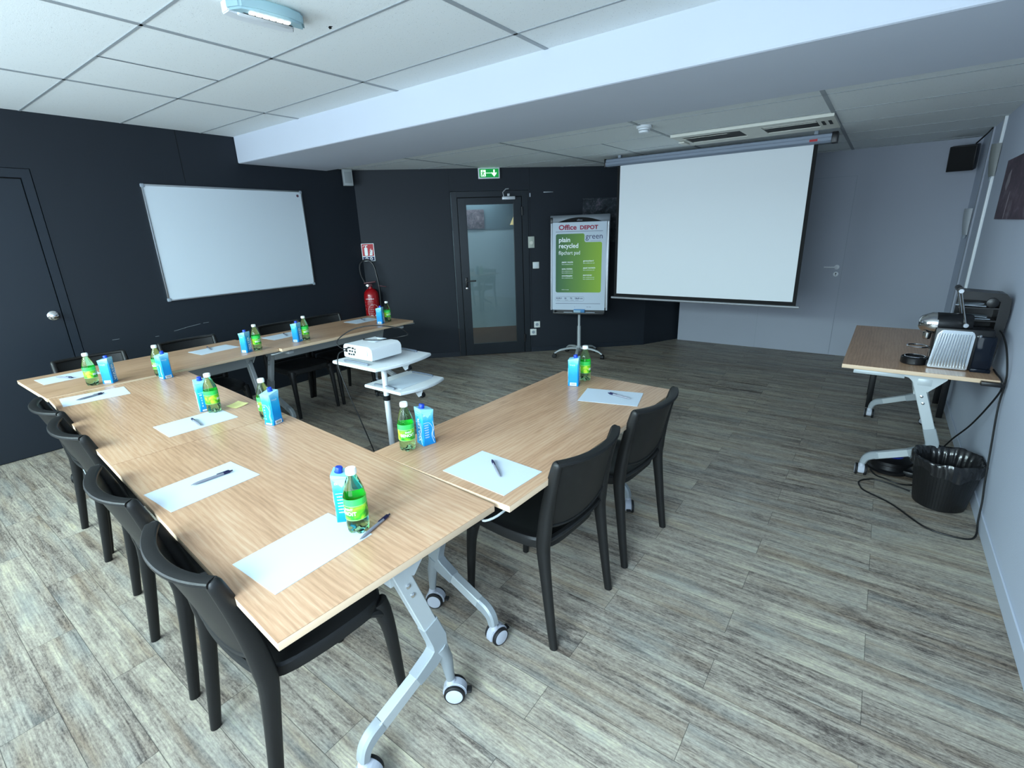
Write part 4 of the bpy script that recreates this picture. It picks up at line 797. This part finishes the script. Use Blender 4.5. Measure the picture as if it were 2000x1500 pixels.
# extinguisher on its bracket
t = wthing('fire_extinguisher', 'red fire extinguisher with a looped black hose hanging in the black corner', 'fire extinguisher', 'diag', -1.015, 0.49, 0.118)
b = MB(); b.lathe([(0.080, 0), (0.088, 0.012), (0.088, 0.380), (0.078, 0.420), (0.052, 0.450), (0.026, 0.462), (0.022, 0.480)], 36); b.build('cylinder', M['red'], t)
b = MB(); wr_ = lambda a0: bottle_wrap(0.0888, a0)
b.text('EXTINCTEUR', 0.018, fn=wr_(-0.75), mtx=TR(0, 0, 0.335), bold=0.0003)
for i, tx in enumerate(('1', '2', '3')): b.text(tx, 0.024, fn=wr_(-0.95), mtx=TR(0, 0, 0.295 - i * 0.042))
for i in range(7): b.text('mode d emploi' if i % 2 else 'poudre ABC 6kg', 0.011, fn=wr_(-0.55), mtx=TR(0, 0, 0.305 - i * 0.024))
b.tube([(0.0892 * sin(0.25 + 0.75 * cos(2 * pi * k / 36)), -0.0892 * cos(0.25 + 0.75 * cos(2 * pi * k / 36)), 0.19 + 0.085 * sin(2 * pi * k / 36)) for k in range(36)], 0.0012, 5, closed=True)
for a_ in (-0.25, 0.35): b.text('ABC', 0.020, fn=wr_(a_), mtx=TR(0, 0, 0.135), bold=0.0004)
b.text('Extincteurs', 0.024, fn=wr_(-0.6), mtx=TR(0, 0, 0.055), bold=0.0005, shear=0.25); b.build('printed_instructions', M['white'], t)
b = MB(); b.lathe([(0.020, 0.462), (0.020, 0.500), (0.014, 0.510)], 16); b.box(-0.005, 0, 0.500, 0.06, 0.03, 0.03, bev=0.006); b.box(0.055, 0.0, 0.530, 0.14, 0.028, 0.018, bev=0.004, mtx=TR(0, 0, 0, ry=-6)); b.box(0.055, 0.0, 0.500, 0.10, 0.018, 0.010, bev=0.003, mtx=TR(0, 0, 0, ry=10)); b.build('valve_handle', mat('dark_red_handle', (74, 22, 30), 0.45), t)
b = MB(); b.lathe([(0.014, 0), (0.014, 0.012), (0.001, 0.013)], 16, TR(-0.03, -0.018, 0.498, rx=90)); b.build('pressure_gauge', M['chrome'], t)
b = MB(); b.tube(cat_([(-0.03, 0, 0.505), (-0.055, 0.0, 0.53), (-0.098, 0.02, 0.64), (-0.09, 0.03, 0.76), (-0.01, 0.04, 0.80), (0.06, 0.03, 0.74), (0.088, 0.01, 0.62), (0.104, 0.0, 0.50), (0.106, 0.0, 0.38), (0.102, 0, 0.24)], 7), 0.011, 10); b.build('hose', M['blackplastic'], t)
b = MB(); b.bx(-0.03, 0.03, 0.082, 0.116, 0.36, 0.41, bev=0.003); b.build('wall_bracket', M['blackplastic'], t)
# exit sign
t = wthing('exit_sign', 'lit green exit sign with running man and down arrow above the glazed door', 'sign', 'diag', 0.508, 2.238)
b = MB(); b.bx(-0.130, 0.130, -0.045, 0, -0.062, 0.062, bev=0.006); b.build('housing', M['whiteplastic'], t)
b = MB(); b.bx(-0.115, 0.115, -0.0465, -0.044, -0.048, 0.048); f_ = TR(0, -0.047, 0, rx=90)
b.prism([(-0.098, -0.036), (-0.040, -0.036), (-0.040, 0.036), (-0.098, 0.036)], 0, 0.0006, mtx=f_, mi=1)
for p in ([(-0.080, 0.018), (-0.068, 0.018), (-0.068, 0.030), (-0.080, 0.030)], [(-0.085, 0.012), (-0.060, 0.014), (-0.048, 0.002), (-0.052, -0.002), (-0.062, 0.006), (-0.066, -0.008), (-0.052, -0.020), (-0.058, -0.032), (-0.066, -0.030), (-0.062, -0.020), (-0.074, -0.012), (-0.082, -0.030), (-0.094, -0.030), (-0.084, -0.010), (-0.078, 0.006), (-0.092, 0.000), (-0.094, 0.004)]): b.prism(p, 0.0007, 0.0012, mtx=f_, mi=0)
b.bx(-0.038, 0.04, -0.0482, -0.047, -0.002, 0.004, mi=1); b.prism([(0.052, 0.038), (0.070, 0.038), (0.070, 0.0), (0.090, 0.010), (0.090, -0.006), (0.061, -0.040), (0.032, -0.006), (0.032, 0.010), (0.052, 0.0)], 0, 0.0006, mtx=f_, mi=1)
b.build('lit_face', [M['greenlit'], M['whitelit']], t)
# switches and sockets
def plate(name, label, cat, s_, z, w_, h_, kind):
    t = wthing(name, label, cat, 'diag', s_, z); b = MB(); b.bx(-w_ / 2, w_ / 2, -0.010, 0, -h_ / 2, h_ / 2, bev=0.003); b.build('plate', M['sockets'] if kind != 'thermo' else mat('aged_ivory', (178, 182, 172), 0.5), t)
    b = MB()
    if kind == 'switch': b.bx(-w_ * .36, w_ * .36, -0.0145, -0.009, -h_ * .36, h_ * .36, bev=0.002); b.build('rocker', M['whiteplastic'], t)
    elif kind == 'thermo': b.lathe([(0.024, 0), (0.022, 0.010), (0.001, 0.011)], 24, TR(0, -0.009, -0.008, rx=90)); b.build('dial', M['grimy'], t)
    else:
        b.lathe([(0.021, 0.0), (0.019, -0.0045), (0.001, -0.005)], 24, TR(0, -0.0108, 0, rx=90)); b.box(-0.007, -0.0112, 0, 0.004, 0.001, 0.005); b.box(0.007, -0.0112, 0, 0.004, 0.001, 0.005); b.box(0, -0.0112, 0.010, 0.004, 0.001, 0.006); b.build('socket_face', M['greyplastic'], t)
plate('thermostat', 'ivory rectangular thermostat on the black wall right of the glazed door', 'thermostat', 1.013, 1.424, 0.080, 0.140, 'thermo')
plate('light_switch', 'white square light switch below the ivory thermostat', 'light switch', 1.068, 1.137, 0.082, 0.082, 'switch')
plate('wall_socket', 'upper white wall socket low on the black wall beside the glazed door', 'socket', 1.070, 0.368, 0.080, 0.082, 'socket')
plate('wall_socket', 'lower white wall socket near the floor beside the glazed door', 'socket', 1.018, 0.268, 0.084, 0.084, 'socket')
t = wthing('strike_plate', 'tiny bright metal plate on the black wall at door-closer height', 'plate', 'diag', 1.005, 1.985); b = MB(); b.bx(-0.004, 0.010, -0.004, 0, -0.022, 0.022); b.build('metal_plate', M['alu'], t)
t = wthing('metal_strip', 'thin pale horizontal strip on the black wall right of the glazed door', 'strip', 'diag', 1.240, 2.014); b = MB(); b.bx(-0.062, 0.062, -0.008, 0, -0.005, 0.005, bev=0.002); b.build('strip', M['alu'], t)
# dark mural panel behind the flip chart
t = wthing('wall_picture', 'dark frameless picture on the black wall behind the flip chart', 'picture', 'diag', 1.980, 1.660); b = MB(); b.bx(-0.30, 0.30, -0.012, 0, -0.27, 0.27); b.build('canvas', M['art2'], t)
t = wthing('wall_picture', 'small dark abstract picture seen through the glazed door', 'picture', 'diag', 0.40, 1.765, -1.935); b = MB(); b.bx(-0.19, 0.19, -0.015, 0, -0.145, 0.145); b.build('canvas', M['art3'], t)
t = wthing('wall_lamp', 'beige cone lamp shade glimpsed at the edge of the door glass', 'lamp', 'diag', 1.085, 1.66, -1.935); b = MB(); b.lathe([(0.090, 0), (0.030, 0.13)], 24, TR(0, -0.09, 0)); b.build('shade', M['beige'], t)
# picture on the right wall
t = wthing('wall_picture', 'large mauve and grey frameless picture at the right edge of the room', 'picture', 'right', 4.55, 1.735); b = MB(); b.bx(-0.545, 0.545, -0.014, 0, -0.195, 0.195)
b.build('canvas', M['art1'], t)
b = MB(); f_ = TR(0, -0.0145, 0, rx=90)
b.prism([(-0.40, 0.02), (-0.36, 0.10), (-0.30, 0.12), (-0.27, 0.04), (-0.34, -0.01)], 0, 0.0008, mtx=f_); b.prism([(-0.20, -0.19), (-0.19, -0.05), (-0.16, -0.02), (-0.16, -0.06), (-0.185, -0.19)], 0, 0.0008, mtx=f_); b.build('pale_shapes', mat('pale_mauve_paint', (140, 130, 136), 0.6), t)
# half-oval units on the right wall
for i, (y, z, lab) in enumerate(((5.715, 1.985, 'grey half-oval uplight on the white duct, above the picture corner'), (6.56, 1.515, 'pale half-oval uplight low in the far right corner'))):
    t = wthing('wall_uplight', lab, 'wall light', 'right', y, z); t['group'] = 'half-oval uplights'; n = 16
    b = MB(); b.sheet(lambda u, v: (0.045 * cos(pi * u), -0.055 * sin(pi * u) * (1 - 0.45 * (1 - v) ** 2) - 0.004, -0.12 + 0.24 * v), n, 8, 0.003); b.build('shade', mat('uplight_grey_%d' % i, (118, 122, 120) if i == 0 else (150, 156, 162), 0.4), t)
    b = MB(); b.lathe([(0.012, 0), (0.016, 0.03)], 12, TR(0, -0.018, -0.152)); b.build('stem', M['greyplastic'], t)
# black speaker in the corner
t = thing('loudspeaker', 'black box loudspeaker mounted high in the far right corner', 'speaker', (0.50, 6.80, 2.11), -12)
b = MB(); b.box(0, -0.05, 0, 0.20, 0.16, 0.225, bev=0.006, mtx=TR(0, 0, 0, rx=8)); b.build('cabinet', M['blackplastic'], t); b = MB(); b.box(0, -0.132, 0, 0.185, 0.006, 0.21, bev=0.002, mtx=TR(0, 0, 0, rx=8)); b.build('grille', M['screenblack'], t); b = MB(); b.bx(-0.015, 0.015, 0.02, 0.175, -0.015, 0.015); b.build('mount', M['blackplastic'], t)
cable('speaker_wire', [(0.56, 6.72, 2.22), (0.60, 6.5, 2.27), (0.61, 6.30, 2.29)], 0.006, 'short black wire under the ceiling above the corner loudspeaker')
t = wthing('red_strip', 'small dark red strip on the pale back wall beside the projection screen', 'strip', 'back', -0.735, 1.602); b = MB(); b.bx(-0.035, 0.035, -0.006, 0, -0.016, 0.016); b.build('strip', mat('maroon_strip', (70, 14, 26), 0.5), t)
# projection screen
t = thing('projection_screen', 'large white pull-down projection screen hanging from the back ceiling', 'projection screen', (-1.51, 5.30, 0), 0)
b = MB(); b.bx(-0.925, 0.925, -0.0012, 0.0012, 0.80, 2.215, mi=1); b.bx(-0.893, 0.893, -0.002, -0.0012, 0.845, 2.215, mi=0); b.build('screen_cloth', [M['screen'], M['screenblack']], t)
b = MB(); hp = [(0.040, 2.195), (-0.040, 2.195), (-0.052, 2.212), (-0.052, 2.235), (-0.046, 2.240), (-0.046, 2.262), (-0.03, 2.272), (0.04, 2.272)]
b.prism(hp, -1.045, 1.020, mtx=Matrix(((0, 0, 1, 0), (1, 0, 0, 0), (0, 1, 0, 0), (0, 0, 0, 1))), bev=0.002); b.build('housing', M['housing'], t)
for x0, x1 in ((-1.062, -1.045), (1.020, 1.065)):
    b = MB(); b.bx(x0, x1, -0.050, 0.044, 2.190, 2.276, bev=0.005); b.build('end_cap', M['blackplastic'], t)
b = MB(); b.bx(0.86, 0.92, -0.0535, -0.050, 2.214, 2.232); b.build('red_logo_tab', M['redsign'], t)
b = MB(); b.tube([(-0.955, 0, 0.797), (0.955, 0, 0.797)], 0.012, 12); b.build('bottom_bar', mat('bar_grey', (150, 152, 156), 0.4, 0.3), t)
for x in (-0.9, 0.9):
    b = MB(); b.bx(x - .015, x + .015, -0.02, 0.02, 2.270, ZB); b.build('ceiling_mount', M['greyplastic'], t)
# air-conditioning cassette
t = thing('air_conditioner', 'aged white ceiling cassette air conditioner with two open louvre slots', 'air conditioner', (-1.0, 4.80, ZB), 0)
def frame_rect(b, X0, X1, Y0, Y1, x0, x1, y0, y1, z0, z1, mi=0):
    b.bx(X0, x0, Y0, Y1, z0, z1, mi=mi); b.bx(x1, X1, Y0, Y1, z0, z1, mi=mi); b.bx(x0, x1, Y0, y0, z0, z1, mi=mi); b.bx(x0, x1, y1, Y1, z0, z1, mi=mi)
b = MB(); frame_rect(b, -0.60, 0.03, -0.29, 0.30, -0.535, -0.075, -0.185, 0.135, -0.022, -0.001); frame_rect(b, 0.03, 0.575, -0.29, 0.30, 0.080, 0.455, -0.185, 0.135, -0.022, -0.001); b.build('panel', M['grimy'], t)
b = MB(); b.bx(-0.535, -0.075, -0.185, 0.135, -0.017, -0.001); b.bx(0.080, 0.455, -0.185, 0.135, -0.017, -0.001); b.build('slot_shade_plates', M['dark'], t)  # near-black plates, almost flush, paint in the shade inside the slots
for (x0, x1, y, rx, wd) in ((-0.53, -0.17, -0.125, 10, 0.105), (0.085, 0.45, -0.150, 2, 0.035), (0.085, 0.45, -0.095, 0, 0.010)):
    b = MB(); b.box((x0 + x1) / 2, 0, 0, x1 - x0, wd, 0.003, mtx=TR(0, y, -0.020, rx=rx)); b.build('louvre', M['grimy'], t)
b = MB(); b.box(-0.59, 0.05, -0.03, 0.05, 0.16, 0.012, bev=0.003, mtx=TR(0, 0, 0, rz=0)); b.build('clip_strip', M['grimy'], t)
for x in (0.49, 0.535):
    b = MB(); b.bx(x - 0.010, x + 0.010, -0.12, 0.06, -0.024, -0.0215); b.build('small_vent', M['dark'], t)
# smoke detector
t = thing('smoke_detector', 'white round smoke detector on the back ceiling', 'smoke detector', (-1.610, 3.955, ZB), 0)
b = MB(); b.lathe([(0.056, 0), (0.056, -0.016), (0.050, -0.020)], 32); b.build('base', M['whiteplastic'], t); b = MB(); b.lathe([(0.044, -0.020), (0.044, -0.030), (0.036, -0.032), (0.040, -0.036), (0.036, -0.048), (0.001, -0.050)], 32); b.build('sensor_head', M['whiteplastic'], t); b = MB(); b.lathe([(0.0375, -0.0315), (0.0375, -0.0355)], 32, caps=False); b.build('sensor_slot', M['dark'], t)
# emergency light on the front ceiling
t = thing('emergency_light', 'white emergency light with a lit strip on the front ceiling', 'emergency light', (-2.275, 1.375, ZF), 84)
b = MB(); b.prism([(-0.145, 0.0), (0.125, 0.0), (0.150, 0.052), (0.085, 0.072), (-0.085, 0.072), (-0.150, 0.052)], -0.045, 0.0, mtx=TR(0, -0.01, 0), bev=0.004); b.bx(-0.11, 0.11, -0.06, 0.0, -0.052, 0.0, bev=0.008); b.build('body', M['whiteplastic'], t)
b = MB(); b.prism([(-0.165, 0.012), (0.165, 0.012), (0.130, -0.045), (0.06, -0.066), (-0.06, -0.066), (-0.130, -0.045)], -0.052, -0.006, mtx=TR(0, -0.045, 0), bev=0.008); b.build('diffuser', M['ebody'], t)
for i in range(6):
    b = MB(); b.box(-0.075 + i * 0.028, -0.072, -0.0545, 0.022, 0.022, 0.005); b.build('led', M['led'], t)
t = thing('ceiling_hole', 'small dark chip in the ceiling tile beside the emergency light', 'damage', (-2.235, 1.678, ZF), 0); b = MB(); b.prism([(-0.02, 0), (-0.006, 0.008), (0.008, 0.004), (0.022, 0.010), (0.018, -0.006), (0.0, -0.008)], -0.0008, 0.0, mtx=TR(0, 0, 0, rz=-30)); b.build('chip', M['dark'], t)
# ================================================================ flip chart
FA = 20
t = thing('flip_chart', 'flip chart easel on a wheeled star base with a green and white pad cover', 'flip chart', (-2.95, 5.42, 0), FA)
b = MB(); b.lathe([(0.022, 0.08), (0.022, 0.40)], 20); b.lathe([(0.016, 0.38), (0.016, 0.62)], 20); b.build('pole', M['silver'], t)
b = MB()
for k in range(5):
    a = R_(k * 72 + 200); b.tube(cat_([(0, 0, 0.11), (0.12 * cos(a), 0.12 * sin(a), 0.118), (0.25 * cos(a), 0.25 * sin(a), 0.095), (0.315 * cos(a), 0.315 * sin(a), 0.060)], 4), [0.024] * 5 + [0.020] * 4 + [0.015] * 4, 10, asp=0.7)
b.lathe([(0.034, 0.08), (0.034, 0.14), (0.024, 0.15)], 20); b.build('star_base', M['silver'], t)
for k in range(5):
    a = R_(k * 72 + 200); b = MB(); m_ = TR(0.318 * cos(a), 0.318 * sin(a), 0, rz=k * 40); b.lathe([(0.018, -0.022), (0.0275, -0.020), (0.0275, 0.020), (0.018, 0.022)], 18, m_ @ TR(0, 0, 0.0275, rx=90)); b.lathe([(0.012, 0.04), (0.012, 0.062)], 10, m_); b.build('castor_wheel', M['tyre'], t)
tb = bpy.data.objects.new('easel_board', None); C.objects.link(tb)

tb.parent = t; tb.location = (0, -0.03, 1.128); tb.rotation_euler = (R_(-3), 0, 0)
BW, BH = 0.335, 0.52
b = MB(); b.bx(-BW, BW, -0.008, 0.006, -BH + .03, BH + 0.065, bev=0.003); b.build('back_panel', M['alu'], tb)
for sx in (-1, 1):
    b = MB(); b.tube([(sx * (BW + 0.006), -0.004, -BH), (sx * (BW + 0.006), -0.004, BH + 0.06)], 0.013, 10); b.build('side_rail', M['alu'], tb)
b = MB(); b.bx(-BW - 0.02, BW + 0.02, -0.020, 0.012, BH - 0.005, BH + 0.078, bev=0.006); b.prism([(-0.26, 0.0)] + [(-0.26 + 0.52 * i / 20, 0.052 * (1 - (i / 10 - 1) ** 2)) for i in range(1, 20)] + [(0.26, 0.0)], 0, 0.004, mtx=TR(0, -0.020, BH - 0.003, rx=90), mi=1)
b.text('elfinus', 0.026, mtx=TR(0.0, -0.0245, BH + 0.010), mi=2, align='CENTER'); b.build('clamp_bar', [mat('clamp_grey', (92, 98, 104), 0.4, 0.3), M['gap'], M['greyplastic']], tb)
b = MB(); b.bx(-BW - .018, -BW + .012, -0.024, 0.014, BH - 0.01, BH + 0.055, bev=0.004); b.build('corner_clamp', M['blackplastic'], tb)
# tray with marker things
b = MB(); b.bx(-BW + .03, BW - .02, -0.085, 0.0, -BH - 0.045, -BH - 0.035); b.bx(-BW + .03, BW - .02, -0.090, -0.083, -BH - 0.045, -BH - 0.022, bev=0.002); b.bx(-BW + .03, BW - .02, -0.008, 0.006, -BH - 0.045, -BH + 0.04); b.bx(-BW + .03, -BW + .05, -0.085, 0.0, -BH - 0.045, -BH); b.build('pen_tray', M['blackplastic'], tb)
# the pad (rests on the easel): a thing of its own
import mathutils
bpy.context.view_layer.update()
def on_board(name, label, cat):
    o = thing(name, label, cat); m_ = Matrix.Translation((-2.95, 5.42, 0)) @ Matrix.Rotation(R_(FA), 4, 'Z') @ Matrix.Translation((0, -0.03, 1.128)) @ Matrix.Rotation(R_(-3), 4, 'X'); o.matrix_world = m_; return o
p = on_board('flip_chart_pad', 'large paper pad with a green recycled-paper cover clipped to the easel', 'pad')
b = MB(); b.bx(-0.325, 0.318, -0.020, -0.0085, -BH + 0.002, BH - 0.004); b.build('paper_block', M['paper'], p, 0)
b = MB(); Yc = -0.0206
fc = TR(0, Yc, 0, rx=90)
# green field with rounded corners and a white notch top right
def arc(cx, cy, r, a0, a1, n=5): return [(cx + r * cos(R_(a0 + (a1 - a0) * i / n)), cy + r * sin(R_(a0 + (a1 - a0) * i / n))) for i in range(n + 1)]
g0, g1, gz0, gz1, nx, nz, r = -0.285, 0.268, -0.305, 0.385, 0.060, 0.285, 0.022
poly = arc(g0 + r, gz0 + r, r, 180, 270) + arc(g1 - r, gz0 + r, r, 270, 360) + arc(g1 - r, nz - r, r, 0, 90) + arc(nx + r, nz + r, r, 270, 180) + arc(nx - r, gz1 - r, r, 0, 90) + arc(g0 + r, gz1 - r, r, 90, 180)
b.prism(poly, 0, 0.0004, mtx=fc)
b.build('green_cover_print', M['green'], p, 0)
b = MB(); X = lambda x, z: TR(x, Yc - 0.0006, z)
b.text('Office', 0.080, mtx=X(-0.252, 0.432), mi=1, bold=0.0022, sx=1.10); b.text('DEPOT', 0.062, mtx=X(0.003, 0.432), mi=1, bold=0.0024, sx=1.08)
b.bx(-0.285, 0.275, Yc - 0.0005, Yc, 0.408, 0.412, mi=2); b.bx(-0.285, 0.265, Yc - 0.0005, Yc, -0.441, -0.437, mi=2)
b.text('green', 0.092, mtx=X(0.072, 0.322), mi=2, sx=0.98)
b.bx(0.13, 0.25, Yc - 0.0005, Yc, 0.296, 0.298, mi=2)
b.text('plain', 0.076, mtx=X(-0.250, 0.292), mi=0, bold=0.0013); b.text('recycled', 0.076, mtx=X(-0.250, 0.222), mi=0, bold=0.0013, sx=0.93); b.text('flipchart pad', 0.064, mtx=X(-0.250, 0.145), mi=0, sx=0.82)
for (x, z, h, n) in ((-0.21, 0.050, 'papier recyclé', 1), (-0.21, -0.030, 'carta riciclata', 2), (-0.21, -0.112, 'umweltpapier', 1), (0.050, 0.062, 'gerecycleerd', 1), (0.050, -0.020, 'papel reciclado', 1), (0.050, -0.105, 'återvunnet', 2)):
    b.text(h.replace('é', 'e').replace('å', 'a'), 0.024, mtx=X(x, z), mi=0, bold=0.0006)
    for i in range(n): b.text('bloc conference uni', 0.017, mtx=X(x, z - 0.024 - 0.022 * i), mi=0)
b.text('made in europe', 0.014, mtx=X(-0.21, -0.275), mi=0)
for x, s_ in ((-0.275, 'EURO'), (-0.175, '20'), (-0.105, '70'), (-0.045, '58x81cm')): b.text(s_, 0.026, mtx=X(x, -0.385), mi=2, bold=0.0006); b.text('format', 0.013, mtx=X(x + 0.01, -0.402), mi=2)
b.tube([Vector((x, Yc - 0.0004, z)) for x, z in rr_(-0.285, 0.065, -0.410, -0.355, 0.015, 3)], 0.0008, 4, closed=True, mi=2)
b.text('2', 0.014, mtx=X(-0.05, -0.485), mi=2); b.text('REF 1052', 0.014, mtx=X(0.10, -0.485), mi=2)
b.build('lettering', [M['white'], M['darkred'], M['navy']], p, 0)
o = on_board('board_eraser', 'light blue eraser standing in the flip chart tray', 'eraser'); b = MB(); b.bx(-0.055, 0.080, -0.045, -0.012, -BH - 0.034, -BH + 0.012, bev=0.004); b.build('felt_block', M['eraser'], o); b = MB(); b.bx(-0.055, 0.030, -0.048, -0.0452, -BH - 0.030, -BH + 0.0, bev=0.001); b.build('pale_face', mat('pale_eraser_side', (150, 180, 196), 0.5), o)
for x, lab in ((-0.12, 'white marker pen lying in the left half of the flip chart tray'), (0.15, 'white marker pen lying in the right half of the flip chart tray')):
    o = on_board('marker_pen', lab, 'marker'); o['group'] = 'marker pens'; b = MB(); b.tube([(x - 0.055, -0.060, -BH - 0.027), (x + 0.055, -0.060, -BH - 0.027)], 0.0075, 12); b.build('marker_body', M['paper'], o)
